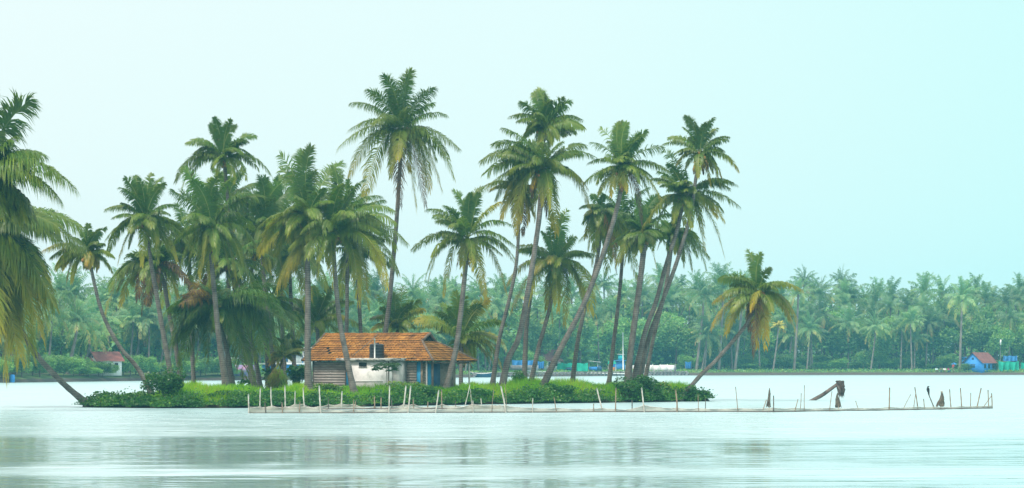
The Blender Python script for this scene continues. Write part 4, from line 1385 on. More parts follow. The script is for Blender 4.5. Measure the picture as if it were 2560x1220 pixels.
ORD = ['first', 'second', 'third', 'fourth', 'fifth', 'sixth', 'seventh', 'eighth', 'ninth', 'tenth', 'eleventh', 'twelfth', 'thirteenth', 'fourteenth', 'fifteenth', 'sixteenth', 'seventeenth', 'eighteenth', 'nineteenth',
       'twentieth', 'twenty-first', 'twenty-second', 'twenty-third', 'twenty-fourth', 'twenty-fifth', 'twenty-sixth', 'twenty-seventh', 'twenty-eighth', 'twenty-ninth', 'thirtieth']
# top column, top row, bottom column, bottom row, material, thickness px
POLES = '''621,985,622,1034,b,4 651,970,650,1016,b,3.6 677,967,680,1017,b,3.4 662,1004,664,1034,k,3 705,1005,706,1034,n,3.2 712,964,713,1018,b,3.6 738,977,737,1013,b,3 750,1004,750,1033,n,3.2 758,969,762,1018,b,3.4
798,964,803,1033,b,4.2 821,994,820,1025,k,2.4 855,978,853,1013,b,4.2 884,998,884,1032,n,2.8 889,1002,889,1018,n,2.6 936,989,936,1021,n,3.6 953,992,953,1019,n,3.4 974,964,972,1032,b,3.8 979,997,979,1021,k,2.8
1015,964,1009,1014,b,4.2 1027,964,1020,1032,b,4.2 1033,997,1034,1018,n,3.2 1070,1004,1069,1021,n,3.4 1097,975,1089,1031,b,3.8 1104,974,1105,1021,n,3.4 1139,1002,1139,1016,k,2.6 1175,961,1162,1014,b,2.2 1176,972,1178,1001,b,1.6
1182,1001,1182,1031,b,3.2 1202,995,1203,1013,b,3 1235,970,1230,1029,n,1.6 1252,965,1264,1030,b,4.4 1262,952,1266,1014,n,1.4 1332,995,1332,1029,b,3 1385,992,1391,1029,n,2.6 1484,1009,1484,1027,n,2.6 1492,970,1505,1020,b,4
1540,969,1539,1027,n,3.4 1580,1000,1580,1019,k,3 1604,969,1611,1029,b,4 1689,974,1692,1029,n,4.4 1745,985,1746,1029,n,1.8 1764,996,1764,1020,k,2.2 1839,967,1845,1030,n,2.2 1916,999,1910,1016,n,2.4 1934,989,1933,1031,k,3.2
1995,998,1987,1028,n,2.4 2003,983,2001,1016,n,2 2011,963,2011,1029,n,2 2080,978,2074,1028,n,2.2 2139,1002,2145,1021,n,2 2224,969,2223,1027,n,3.8 2277,986,2261,1018,n,1.8 2287,968,2294,1019,n,3 2289,985,2285,1018,n,2
2309,997,2311,1024,n,2.6 2320,982,2334,1017,k,3.2 2374,973,2378,1022,n,3 2401,970,2404,1022,n,3.2 2427,982,2426,1016,n,2.4 2453,970,2442,1021,n,3.4 2470,975,2472,1021,n,3 2479,983,2480,1021,n,3.2 2480,988,2464,1010,n,2'''
PM = dict(b=('bamboo', 'pale'), n=('brown_pole', 'brown'), k=('dark_pole', 'dark'))
zones = [(0, 800, 'the grassy left bank'), (800, 1100, 'the hut'), (1100, 1300, 'the palms right of the hut'), (1300, 1800, 'the bushes of the right bank'), (1800, 2210, 'open water near the net-draped stakes'), (2210, 2600, 'open water at the right end')]
plist = sorted([tok.split(',') for tok in POLES.split()], key=lambda q: float(q[0]))
count = {}
for tok in plist:
    x0, y0, x1, y1 = [float(v) for v in tok[:4]]
    mk, wpx = tok[4], float(tok[5])
    rear = y1 < 1026 and x1 < 1300
    d = rear_d(x1) if rear else front_d(x1)
    if not rear:
        d -= 0.06 if y1 > 1026 else -0.3
    top, bot = at(x0, y0, d), at(x1, y1, d)
    dr = unit(bot - top)
    bot = bot + dr * 0.35
    zi = [z for z in zones if z[0] <= x1 < z[1]][0]
    count[zi] = count.get(zi, 0) + 1
    hgt = 'tall' if y1 - y0 > 45 else ('short' if y1 - y0 < 25 else 'medium')
    lean = 'leaning' if abs(x1 - x0) > 5.5 else 'upright'
    mb = MB()
    r = wpx / F * d / 2 * 0.9
    n = 9
    P = spline([top, (top + bot) / 2 + RNG.normal(0, 0.015, 3), bot], n)
    mb.tube(P, r * (1 + 0.12 * np.sin(np.arange(n) * 2.6)) * np.linspace(0.9, 1.05, n), 8)
    o = mb.build('net_pole', M[PM[mk][0]], smooth=True, loc=P[-1])
    tag(o, f"{PM[mk][1]} {hgt} {lean} net pole, {ORD[count[zi] - 1]} from the left before {zi[2]}", 'pole', 'poles of the fishing net pen')


def draped(name, label, path, widths, d, pale=False, legs=1):
    """dark netting bundled round a stake: an irregular folded cloth following path (photo columns, rows), or two legs"""
    rng = np.random.default_rng(int(path[0][0]))
    base = at(path[-1][0], path[-1][1], d)
    t = thing(name, label, 'net bundle', base)
    mb = MB()
    for leg in range(legs):
        pth = [(x + (leg * 2 - (legs - 1)) * (4.5 * (k / (len(path) - 1))), y) for k, (x, y) in enumerate(path)]
        P = spline([at(x, y, d + leg * 0.03) for x, y in pth], 12)
        W = np.interp(np.linspace(0, 1, 12), np.linspace(0, 1, len(widths)), widths) / F * d / 2
        n = 18
        V = []
        ph = rng.uniform(0, 6.28)
        for j in range(12):
            for i in range(n):
                a = i / n * 6.283
                r = W[j] * (1 + 0.30 * math.sin(a * 4 + ph + j * 0.22) + 0.12 * math.sin(a * 7 + j)) * rng.uniform(0.9, 1.1)
                V.append(P[j] + np.array([math.cos(a) * r, math.sin(a) * r * 0.6, (0.05 * math.sin(a * 3 + ph) if j == 11 else 0)]))
        mb.add(V, [(j * n + i, j * n + (i + 1) % n, (j + 1) * n + (i + 1) % n, (j + 1) * n + i) for j in range(11) for i in range(n)])
        mb.add(V[:n], None, [(0, k, k + 1) for k in range(1, n - 1)])
    mb.build('draped_net', M['cloth_dark'], t)
    mb = MB()
    A = at(path[0][0], path[0][1], d)
    mb.tube([A + UP * 0.07, base + np.array([0.03, 0, -0.4])], 0.025, 6)
    mb.build('stake', M['brown_pole'], t)
    if pale:
        mb = MB()
        mb.ball(A + UP * 0.03, (0.07, 0.06, 0.055))
        mb.ball(A + np.array([0.05, 0, -0.03]), (0.06, 0.06, 0.05))
        mb.build('knot', M['bamboo'], t, smooth=True)
    return t


draped('draped_stake', 'narrow dark net bundle on a stake, left of the slanting dead trunk', [(1924, 973), (1923, 990), (1921, 1016)], [2, 5, 7, 11], front_d(1922) + 0.5)
draped('draped_stake', 'dark net bundle on a forked stake below the dead trunk end', [(2093, 985), (2094, 999), (2096, 1018)], [3, 5, 6], front_d(2095) + 0.5, legs=2)
draped('draped_stake', 'cloaked net bundle with a pale knot at the right end of the pen', [(2354, 980), (2355, 994), (2350, 1015)], [3, 6, 11, 19], front_d(2352) + 0.5, True)

# dead palm trunk slanting out of the water with withered fronds hanging off its end
d = 212.0
A, B = at(2022, 1002, d), at(2094, 960, d)
t = thing('dead_palm_trunk', 'dead palm trunk slanting out of the water with withered leaves hanging', 'driftwood', A)
mb = MB()
P = spline([A - UP * 0.15 - np.array([0.2, 0, 0]), at(2050, 991, d), at(2075, 974, d), B], 14)
mb.tube(P, np.interp(np.linspace(0, 1, 14), [0, 0.3, 1], [0.08, 0.15, 0.12]), 9)
mb.build('trunk', M['deadwood'], t, smooth=True)
mb = MB()
rng = np.random.default_rng(8)
for k in range(80):
    s = at(rng.uniform(2092, 2110), rng.uniform(951, 962), d + rng.uniform(-.15, .15))
    e = at(rng.uniform(2094, 2113), rng.uniform(972, 999), d + rng.uniform(-.25, .25))
    m_ = (s + e) / 2 + rng.normal(0, 0.07, 3)
    w = np.array([rng.uniform(0.03, 0.07), rng.uniform(-0.04, 0.04), 0])
    mb.add([s - w, s + w, m_ + w, m_ - w, e], [(0, 1, 2, 3)], [(3, 2, 4)], age=0.9)
for k in range(9):
    mb.ball(at(rng.uniform(2092, 2110), rng.uniform(952, 961), d), (rng.uniform(.05, .14), .08, rng.uniform(.04, .09)), age=1)
mb.build('withered_leaves', M['deadwood'], t)

# black water bird perched on the leaning stake
d = front_d(2334) + 0.36
b = at(2320, 982, d)
t = thing('black_bird', 'black water bird perched upright on the leaning dark pole', 'bird', b)
mb = MB()
P = spline([b + np.array([0.05, 0, -0.02]), b + np.array([0.02, 0, 0.10]), b + np.array([0.0, 0, 0.22]), b + np.array([-0.01, 0, 0.31]), b + np.array([-0.005, 0, 0.37]), b + np.array([0.05, 0, 0.375]), b + np.array([0.12, 0, 0.37])], 22)
mb.tube(P, np.interp(np.linspace(0, 1, 22), [0, 0.12, 0.33, 0.5, 0.62, 0.72, 0.8, 0.86, 1], [0.02, 0.075, 0.095, 0.055, 0.032, 0.042, 0.038, 0.014, 0.006]), 10)
mb.build('body', M['feather'], t, smooth=True)
for sx in (-1, 1):
    mb = MB()
    mb.prism([b + np.array([0.02, sx * 0.07, 0.20]), b + np.array([0.07, sx * 0.085, 0.12]), b + np.array([0.09, sx * 0.06, -0.08]), b + np.array([0.0, sx * 0.09, 0.06])], (0, sx * 0.02, 0))
    mb.build('wing', M['feather'], t)
mb = MB()
mb.prism([b + np.array([0.03, -0.04, 0.0]), b + np.array([0.03, 0.04, 0.0]), b + np.array([0.11, 0.03, -0.13]), b + np.array([0.11, -0.03, -0.13])], (-0.015, 0, 0))
mb.build('tail', M['feather'], t)


# ------------------------------------------------------------------ far bank
BANK = [(-600, 350), (0, 369), (350, 402), (620, 412), (900, 440), (1200, 482), (1600, 531), (2080, 551), (2560, 553), (3300, 556)]
BX = [(p - CX) / F * d for p, d in BANK]
BD = [d for _, d in BANK]


def bank_d(px):
    return float(np.interp(px, [p for p, _ in BANK], BD))


def bank_y(x):
    return float(np.interp(x, BX, BD))


def land_z(x, y):
    e = y - bank_y(x)
    return float(np.interp(e, [-3, 0, 0.8, 4, 15, 60, 330], [-0.6, 0.0, 0.45, 0.75, 1.1, 1.5, 1.5]))


mb = MB()
xs = np.linspace(-200, 200, 161)
offs = [-3, 0, 0.4, 0.8, 1.6, 4, 8, 15, 30, 60, 120, 300]
V = [(x, bank_y(x) + o, land_z(x, bank_y(x) + o) + (0.06 * math.sin(x * 1.3) + 0.05 * math.sin(x * 3.1) if 0 < o < 20 else 0)) for x in xs for o in offs]
no = len(offs)
mb.add(V, [(i * no + j, (i + 1) * no + j, (i + 1) * no + j + 1, i * no + j + 1) for i in range(len(xs) - 1) for j in range(no - 1)])
tag(mb.build('far_bank', M['bank'], smooth=True), kind='structure')

# kinds of far palm: crowns of shared mesh, each palm still an object with trunk and crown
crown_mesh = []
for k in range(9):
    rng = np.random.default_rng(100 + k)
    mb = MB()
    up = k % 3
    nf = 24
    for q in range(nf):
        az = q * 2.399 + rng.uniform(-.3, .3)
        e = math.radians(np.interp(q / nf, [0, 1], [75, -62]) + rng.normal(0, 8))
        L2 = rng.uniform(3.4, 4.4)
        dv = np.array([math.cos(az) * math.cos(e), math.sin(az) * math.cos(e), math.sin(e)]) * L2
        old = q / nf
        a0 = 0.02 + 0.25 * old ** 2
        a1 = a0 + 0.1 + 0.3 * old + (0.3 if (rng.random() < 0.22 and old > 0.6) else 0)
        add_frond(mb, (0, 0, 0), dv, a0, a1, 0.26, 1.0, nl=26, lw=0.095, lmax=1.0, rng=rng, rach=0.05, bare=0.1)
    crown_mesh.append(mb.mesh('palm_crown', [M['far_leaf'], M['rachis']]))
yc = MB()
rng = np.random.default_rng(55)
for q in range(14):
    az = q * 2.399
    e = math.radians(rng.uniform(-20, 65))
    dv = np.array([math.cos(az) * math.cos(e), math.sin(az) * math.cos(e), math.sin(e)]) * rng.uniform(1.2, 1.7)
    add_frond(yc, (0, 0, 0), dv, 0.2, 0.9, 0.35, 1.0, nl=14, lw=0.16, lmax=0.5, rng=rng)
yellow_crown = yc.mesh('palm_crown', [M['yellow_leaf'], M['rachis']])
trunk_meshes = []
for k in range(5):
    rng = np.random.default_rng(200 + k)
    ln = rng.uniform(-0.10, 0.10)
    tm = trunk_mesh([(-ln, 0, -0.03), (-ln * 0.6, rng.uniform(-.02, .02), 0.33), (-ln * 0.2, 0, 0.7), (0, 0, 1.0)], 0.019, 0.012, 7, 1.4)
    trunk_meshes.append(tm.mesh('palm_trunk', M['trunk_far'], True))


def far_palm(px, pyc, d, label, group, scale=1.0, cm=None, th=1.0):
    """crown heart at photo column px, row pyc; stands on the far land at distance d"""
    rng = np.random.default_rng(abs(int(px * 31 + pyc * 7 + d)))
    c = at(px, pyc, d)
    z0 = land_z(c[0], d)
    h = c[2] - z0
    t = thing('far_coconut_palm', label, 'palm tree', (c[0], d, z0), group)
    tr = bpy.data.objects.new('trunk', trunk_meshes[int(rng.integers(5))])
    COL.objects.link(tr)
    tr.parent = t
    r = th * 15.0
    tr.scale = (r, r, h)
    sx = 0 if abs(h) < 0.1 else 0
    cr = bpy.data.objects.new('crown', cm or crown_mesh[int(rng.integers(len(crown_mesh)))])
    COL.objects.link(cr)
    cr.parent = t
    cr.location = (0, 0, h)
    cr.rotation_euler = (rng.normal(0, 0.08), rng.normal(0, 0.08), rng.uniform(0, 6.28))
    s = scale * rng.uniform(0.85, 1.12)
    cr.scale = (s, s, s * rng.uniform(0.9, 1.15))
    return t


SKY = [(150, 700), (190, 705), (265, 690), (330, 695), (930, 735), (985, 722), (1040, 718), (1085, 705), (1110, 692), (1140, 705), (1200, 692), (1250, 690), (1300, 700), (1480, 690), (1510, 675), (1560, 700), (1600, 690), (1650, 657),
       (1700, 690), (1740, 690), (1805, 663), (1855, 682), (1945, 700), (2010, 662), (2036, 692), (2108, 668), (2160, 705), (2200, 690), (2230, 698), (2280, 705), (2310, 686), (2355, 692), (2400, 715), (2440, 686), (2482, 705), (2530, 715), (2556, 710),
       (60, 705), (20, 690), (-30, 700), (2600, 700), (2640, 690), (450, 700), (560, 705), (640, 700), (720, 705), (800, 710), (870, 720), (1380, 690), (1430, 700)]


def sky_zone(px):
    return ('left of the hut' if px < 760 else 'behind the hut' if px < 1230 else 'behind the leaning trunks' if px < 1740 else 'right of the island')


for k, (px, py) in enumerate(SKY):
    py += 9 if px > 1900 else 0
    d = bank_d(px) + 45 + (k * 37 % 23)
    far_palm(px, py + 44 * 500 / d, d, f"hazy far palm standing out on the skyline, {sky_zone(px)}", f"skyline palms {sky_zone(px)}", 0.95, None, 0.75)
rng = np.random.default_rng(9)
k = 0
while k < 205:
    px = rng.uniform(-380, 2900)
    v = rng.random()
    e = rng.uniform(4, 42)
    d = bank_d(px) + e
    py = 858 - (e / 42) * 115 - rng.uniform(0, 30)
    if k % 3 == 0:
        e = rng.uniform(4, 16)
        d = bank_d(px) + e
        py = rng.uniform(790, 852)
    if px < 620:
        py = min(py, 850)
    if 2390 < px and e < 16:
        continue
    if 1300 < px < 1720 and py > 800:
        continue
    far_palm(px, py, d, f"hazy far palm among the crowded crowns of the far shore, {sky_zone(px)}", f"crowded palms of the far wood {sky_zone(px)}", rng.uniform(0.7, 0.98), None, 0.65)
    k += 1
# palms that single themselves out by their pale bare trunks
for px, py, lab in ((1760, 740, 'far palm with a pale straight bare trunk just right of the close pair'), (1808, 725, 'far palm with a pale straight trunk left of the lone leaning palm'), (1856, 745, 'far palm whose thin pale trunk stands behind the lone leaning trunk'),
                    (1996, 735, 'far palm with a slim pale trunk right of the lone palm'), (2405, 745, 'tall far palm with a pale trunk at the left corner of the blue house'), (195, 800, 'far palm with spreading fronds before the bushes left of the red roof')):
    far_palm(px, py, bank_d(px) + 5, lab, None, 0.95)
far_palm(1946, 818, bank_d(1946) + 4, 'small bright yellow-crowned palm on a thin pale trunk right of the lone palm', None, 1.0, yellow_crown, 0.7)

# broad-leaved trees: shared crowns and trunks
tree_crowns, tree_trunks = [], []
for k in range(6):
    rng = np.random.default_rng(300 + k)
    n = 3000
    mb = MB()
    C = blob_points(rng, n, (0, 0, 0), (1, 1, 0.95), 13)
    cl = (C * 2.3).round()
    hsh = np.abs(np.sin(cl @ np.array([12.9, 78.2, 37.7])) * 43758) % 1
    leaf_quads(mb, C, 0.115, 0.15 + 0.55 * hsh * 0.7 + rng.normal(0.1, 0.14, n), rng, 0.7, 1.5)
    tree_crowns.append(mb.mesh('tree_crown', M['tree_leaf']))
    mb = MB()
    mb.tube(spline([(0, 0, -0.05), (0.01, 0, 0.4), (0.02, 0.01, 0.8)], 8), np.linspace(0.035, 0.02, 8), 7)
    for q in range(5):
        a = q * 1.257 + rng.uniform(-.3, .3)
        s = np.array([0.012, 0.005, rng.uniform(0.4, 0.7)])
        mb.tube([s, s + np.array([math.cos(a) * .12, math.sin(a) * .12, 0.16]), s + np.array([math.cos(a) * .3, math.sin(a) * .3, 0.34])], [0.014, 0.01, 0.005], 5)
    tree_trunks.append(mb.mesh('tree_trunk', M['bark'], True))


def broad_tree(px, pyt, d, wpx, label, group, bottom=0.25, name='broadleaf_tree', deep=1.0):
    rng = np.random.default_rng(abs(int(px * 17 + pyt * 3 + d)))
    x = (px - CX) / F * d
    z0 = land_z(x, d)
    h = CAMH - (pyt - HZ) / F * d - z0
    t = thing(name, label, 'tree' if name == 'broadleaf_tree' else 'bush', (x, d, z0), group)
    ch = h * (1 - bottom)
    w = wpx / F * d / 2
    i = int(rng.integers(6))
    cr = bpy.data.objects.new('crown', tree_crowns[i])
    COL.objects.link(cr)
    cr.parent = t
    cr.location = (0, 0, h * bottom + ch * 0.5)
    cr.scale = (w * 1.05, min(w, 4) * deep, ch * 0.55)
    cr.rotation_euler = (0, 0, rng.choice([0, 3.14]) + rng.normal(0, 0.2))
    tr = bpy.data.objects.new('trunk', tree_trunks[i])
    COL.objects.link(tr)
    tr.parent = t
    tr.scale = (h * 0.75, h * 0.75, h)
    return t


TREES = [(2240, 762, 130, 'broad green tree with a wide rounded crown in the middle of the right shore'), (2345, 785, 120, 'dense round green tree left of the blue house'), (2150, 800, 110, 'green tree left of the wide rounded one'), (2060, 790, 110, 'green tree beside the slim pale palm trunk'),
         (2455, 800, 120, 'olive-yellow tree rising behind the blue house'), (2530, 800, 110, 'olive tree at the right edge behind the blue tarpaulin'), (1960, 800, 100, 'green tree behind the yellow-crowned palm'), (1880, 815, 90, 'leafy tree low behind the lone palm trunk'),
         (1790, 810, 100, 'leafy tree between the pale trunks'), (1690, 800, 110, 'green tree above the right end of the white wall'), (1610, 790, 100, 'dense tree behind the white mast'), (1520, 800, 110, 'dark tree behind the blue vehicle'), (1450, 780, 110, 'green tree behind the turquoise netting'),
         (1380, 795, 90, 'light green tree above the reddish roof'), (1290, 790, 100, 'light tree left of the reddish roof'), (1210, 800, 100, 'tree low behind the palms right of the hut'), (1120, 770, 110, 'bright tree behind the single palm by the hut'), (1050, 780, 90, 'pale green tree above the right end of the ridge'),
         (940, 780, 110, 'pale green tree above the water tank'), (880, 770, 90, 'pale tree behind the leaning front trunk'), (680, 810, 110, 'tree behind the short yellow palm'), (520, 800, 110, 'tree behind the low dark palm'), (420, 790, 110, 'tree behind the two left trunks'), (320, 800, 100, 'tree right of the red roof'),
         (180, 800, 110, 'tree left of the red roof'), (80, 790, 110, 'tree at the left edge behind the golden fronds')]
for k, (px, py, w, lab) in enumerate(TREES):
    broad_tree(px, py, bank_d(px) + 13 + (k * 7 % 9), w, lab, None, 0.22)
rng = np.random.default_rng(31)
for k in range(175):
    px = rng.uniform(-400, 2900)
    e = rng.uniform(10, 50)
    py = 838 - e * 1.9 - rng.uniform(0, 22)
    broad_tree(px, py, bank_d(px) + e, rng.uniform(70, 130), f"hazy green tree filling the far wood, {sky_zone(px)}", f"broad trees of the far wood {sky_zone(px)}", 0.2)
# bushes along the far waterline
for k in range(34):
    px = -40 + k * 20 + rng.uniform(-6, 6)
    py = rng.uniform(872, 902) if px < 560 else rng.uniform(895, 915)
    if 215 < px < 300:
        py = rng.uniform(900, 915)
    broad_tree(px, py, bank_d(px) + rng.uniform(0.8, 3.5), rng.uniform(50, 82), 'dense green bush overhanging the far waterline left of the hut', 'bushes along the left far waterline', 0.0, 'waterside_bush')
for k in range(40):
    px = 1690 + k * 23 + rng.uniform(-8, 8)
    py = rng.uniform(868, 908)
    if px > 2395:
        continue
    broad_tree(px, py, bank_d(px) + rng.uniform(8, 13), rng.uniform(45, 80), 'low bush under the trees of the far shore right of the island', 'bushes under the right far trees', 0.02, 'waterside_bush')
for k in range(26):
    px = 1200 + k * 20 + rng.uniform(-8, 8)
    broad_tree(px, rng.uniform(855, 880), bank_d(px) + rng.uniform(17, 22), rng.uniform(45, 80), 'bush behind the walls and netting of the far shore', 'bushes behind the far walls', 0.02, 'waterside_bush')
for px, py, off in ((218, 893, 2.5), (246, 902, 2.0), (285, 906, 2.2), (308, 888, 3.0), (1318, 872, 9.0), (1345, 884, 8.5), (1400, 868, 9.0), (1420, 880, 8.5), (2500, 900, 5.2), (2412, 905, 3.0)):
    broad_tree(px, py, bank_d(px) + off, 48, 'bush partly hiding a house on the far shore', 'bushes before the far houses', 0.02, 'waterside_bush')
# shaded mass at the back of the wood
mb = MB()
rng = np.random.default_rng(66)
n = 42000
px = rng.uniform(-650, 3150, n)
dd = np.interp(px, [p for p, _ in BANK], BD) + rng.uniform(48, 64, n)
X = (px - CX) / F * dd
ztop = CAMH - (np.interp(px, [0, 500, 1000, 1500, 2000, 2560], [762, 765, 775, 752, 748, 760]) + 14 * np.sin(px * 0.02) + 9 * np.sin(px * 0.071 + 1) - HZ) / F * dd
Z = 1.2 + (ztop - 1.2) * rng.random(n) ** 1.25
leaf_quads(mb, np.stack([X, dd, Z], 1), 1.5, rng.normal(0.3, 0.22, n), rng, 0.6, 1.5)
tag(mb.build('far_wood_foliage', M['tree_leaf']), kind='stuff')
# undergrowth between the trunks of the far wood
mb = MB()
n = 23000
px = rng.uniform(-650, 3150, n)
e = rng.uniform(12, 40, n)
dd = np.interp(px, [p for p, _ in BANK], BD) + e
X = (px - CX) / F * dd
lim = 3.2 + 1.8 * np.sin(px * 0.031) + 1.4 * np.sin(px * 0.083 + 2) + e * 0.09
keep = ~((px > 2400) & (e < 20))
Z = 1.0 + np.maximum(lim, 0.8) * rng.random(n)
leaf_quads(mb, np.stack([X, dd, Z], 1)[keep], 0.85, rng.normal(0.3, 0.25, n)[keep], rng, 0.6, 1.6)
tag(mb.build('far_wood_undergrowth', M['tree_leaf']), kind='stuff')
# low grass on the far bank
mb = MB()
n = 9000
px = rng.uniform(640, 2700, n)
e = rng.uniform(0.9, 7, n)
dd = np.interp(px, [p for p, _ in BANK], BD) + e
X = (px - CX) / F * dd
leaf_quads(mb, np.stack([X, dd, 0.5 + e * 0.06 + rng.uniform(0, 0.35, n)], 1), 0.45, rng.normal(0.45, 0.25, n), rng, 0.2, 2.5)
tag(mb.build('bank_grass', M['tree_leaf']), kind='stuff')


# ------------------------------------------------------------------ things on the far bank
def fbox(name, px0, px1, py0, py1, d, depth, m, parent=None, label=None, cat=None, group=None, yaw=0.0):
    """box whose front spans the photo columns/rows at distance d"""
    a, b = at(px0, py1, d), at(px1, py0, d)
    c = (a + b) / 2 + np.array([0, depth / 2, 0])
    mb = MB()
    mb.box(c, (b[0] - a[0], depth, b[2] - a[2]))
    o = mb.build(name, M[m], parent, loc=None if parent is not None else (c[0], d, a[2]))
    if label:
        tag(o, label, cat, group)
    return o


# white compound wall with piers and coping
d = bank_d(1610) + 4.0
t = thing('compound_wall', 'long white compound wall with piers on the far shore behind the close pair', 'wall', at(1612, 932, d))
for k in range(8):
    a, b = 1540 + k * 18.4, 1540 + (k + 1) * 18.4
    o = fbox('wall_panel', a + 1.0, b - 1.0, 912 + (k % 3) * 0.6, 931, d, 0.15, 'far_white', t)
    fbox('pier', a - 0.9, a + 0.9, 910.5, 931, d - 0.06, 0.28, 'far_white', t)
fbox('pier', 1686.5, 1690, 911, 931, d - 0.06, 0.28, 'far_grey', t)
# stone embankment
mb = MB()
for k in range(60):
    pa, pb = 1180 + k * 9.0, 1180 + k * 9.0 + 8.7
    for r in range(3):
        dd = bank_d(pa) + 0.5 + r * 0.25
        c = at((pa + pb) / 2, 0, dd)
        mb.box((c[0] + (r % 2) * 0.2, dd, 0.12 + r * 0.27), (0.56 + 0.05 * math.sin(k * 3 + r), 0.5, 0.25), None)
tag(mb.build('embankment', M['far_grey'], loc=at(1450, 941, bank_d(1450))), 'grey stone embankment along the far waterline behind the leaning trunks', 'embankment')
mb = MB()
mb.tube([at(1312, 927, bank_d(1312) + 2.2), at(1400, 932, bank_d(1400) + 1.8), at(1640, 935.5, bank_d(1640) + 1.6)], 0.10, 6)
tag(mb.build('water_pipeline', M['far_white'], loc=at(1400, 932, bank_d(1400) + 1.8)), 'thin white pipeline lying along the top of the stone embankment', 'pipe')

# white mast
d = bank_d(1557) + 3.5
mb = MB()
mb.tube([at(1558, 932, d), at(1557, 831, d)], [0.13, 0.08], 8)
tag(mb.build('mast', M['far_white'], loc=at(1558, 932, d)), 'tall thin white mast left of the close pair of palm trunks', 'mast')
d = bank_d(1434) + 2.5
mb = MB()
mb.tube([at(1434, 930, d), at(1434, 903, d)], [0.16, 0.14], 8)
mb.ball(at(1434, 902, d), 0.17)
tag(mb.build('bollard_post', M['far_white'], loc=at(1434, 930, d)), 'short white round-topped post behind the thin trunk at the embankment', 'post')
# blue shed with turquoise roof tank
d = bank_d(1548) + 8
t = thing('blue_shed', 'small blue shed behind the left end of the white wall', 'shed', at(1548, 915, d))
fbox('wall', 1532, 1562, 903, 930, d, 3, 'far_blue', t)
fbox('roof', 1529, 1565, 900.5, 902.8, d - 0.3, 3.6, 'blue_tarp', t)
b = at(1552, 900.3, d + 1)
t = thing('roof_tank', 'turquoise water tank on the blue shed beside the mast', 'water tank', b)
mb = MB()
mb.box(b + UP * 0.5, (1.0, 1.0, 1.0))
mb.build('tank_body', M['turquoise'], t)
mb = MB()
mb.box(b + UP * 1.06, (1.3, 1.3, 0.10))
mb.build('lid', M['far_white'], t)
# roadside stall
d = bank_d(1528) + 4.2
t = thing('roadside_stall', 'tiny stall with a green awning left of the white wall', 'stall', at(1528, 932, d))
fbox('counter', 1522, 1537, 918, 931, d, 0.8, 'orange_cloth', t)
mb = MB()
A = at(1519, 910, d - 0.3)
B_ = at(1541, 910, d - 0.3)
mb.prism([A, B_, B_ + np.array([-.2, 1.2, .55]), A + np.array([.2, 1.2, .55])], (0, 0, 0.05))
mb.build('awning', M['green_tarp'], t)
for px in (1520.5, 1539.5):
    mb = MB()
    mb.tube([at(px, 932, d - 0.15), at(px, 909, d - 0.15)], 0.05, 6)
    mb.build('leg', M['far_white'], t)


def wheel(mb_parent, c, r, w, name='wheel'):
    mb = MB()
    n = 18
    for i in range(n):
        pass
    ang = np.linspace(0, 2 * math.pi, n + 1)
    ring = [c + np.array([math.cos(a) * r * 0.82, 0, math.sin(a) * r * 0.82]) for a in ang]
    mb.tube(ring, w / 2, 6, cap=False)
    o = mb.build(name, M['rubber'], mb_parent, smooth=True)
    mb = MB()
    mb.tube([c - np.array([0, w * 0.3, 0]), c + np.array([0, w * 0.3, 0])], r * 0.62, 12)
    mb.build('rim', M['chrome'], o)
    return o


# three-wheeler seen from its front quarter
d = bank_d(1488) + 3.4
g = at(1488, 931.5, d)
t = thing('three_wheeler', 'blue three-wheeled goods carrier parked by the turquoise netting', 'vehicle', g)
mb = MB()
mb.prism([g + np.array(p) for p in ((-1.15, -0.55, 0.35), (0.35, -0.55, 0.35), (0.35, -0.55, 1.05), (-1.15, -0.55, 1.05))], (0, 1.2, 0))
mb.build('cargo_bed', M['far_blue'], t)
mb = MB()
mb.prism([g + np.array(p) for p in ((0.37, -0.52, 0.32), (1.12, -0.52, 0.32), (1.22, -0.52, 0.75), (1.02, -0.52, 1.25), (0.37, -0.52, 1.25))], (0, 1.14, 0))
cab = mb.build('cab', M['dark_blue'], t)
mb = MB()
mb.prism([g + np.array(p) for p in ((1.04, -0.45, 1.26), (0.88, -0.45, 1.80), (0.92, -0.45, 1.80), (1.09, -0.45, 1.26))], (0, 1.0, 0))
mb.build('windscreen', M['glass'], cab)
mb = MB()
mb.prism([g + np.array(p) for p in ((-1.3, -0.6, 2.06), (1.05, -0.6, 1.82), (1.08, -0.6, 1.90), (-1.3, -0.6, 2.16))], (0, 1.3, 0))
mb.build('roof', M['far_white'], t)
for p in ((-1.1, -0.5), (-1.1, 0.55), (0.40, -0.5), (0.40, 0.55)):
    mb = MB()
    mb.tube([g + np.array([p[0], p[1], 1.05]), g + np.array([p[0], p[1], 1.98])], 0.04, 6)
    mb.build('roof_post', M['chrome'], t)
for p in ((-0.75, -0.58), (-0.75, 0.62), (0.95, 0.0)):
    wheel(t, g + np.array([p[0], p[1], 0.26]), 0.26, 0.14)
for sy in (-0.3, 0.32):
    mb = MB()
    mb.ball(g + np.array([1.2, sy, 0.78]), (0.05, 0.1, 0.1))
    mb.build('headlight', M['far_white'], t, smooth=True)
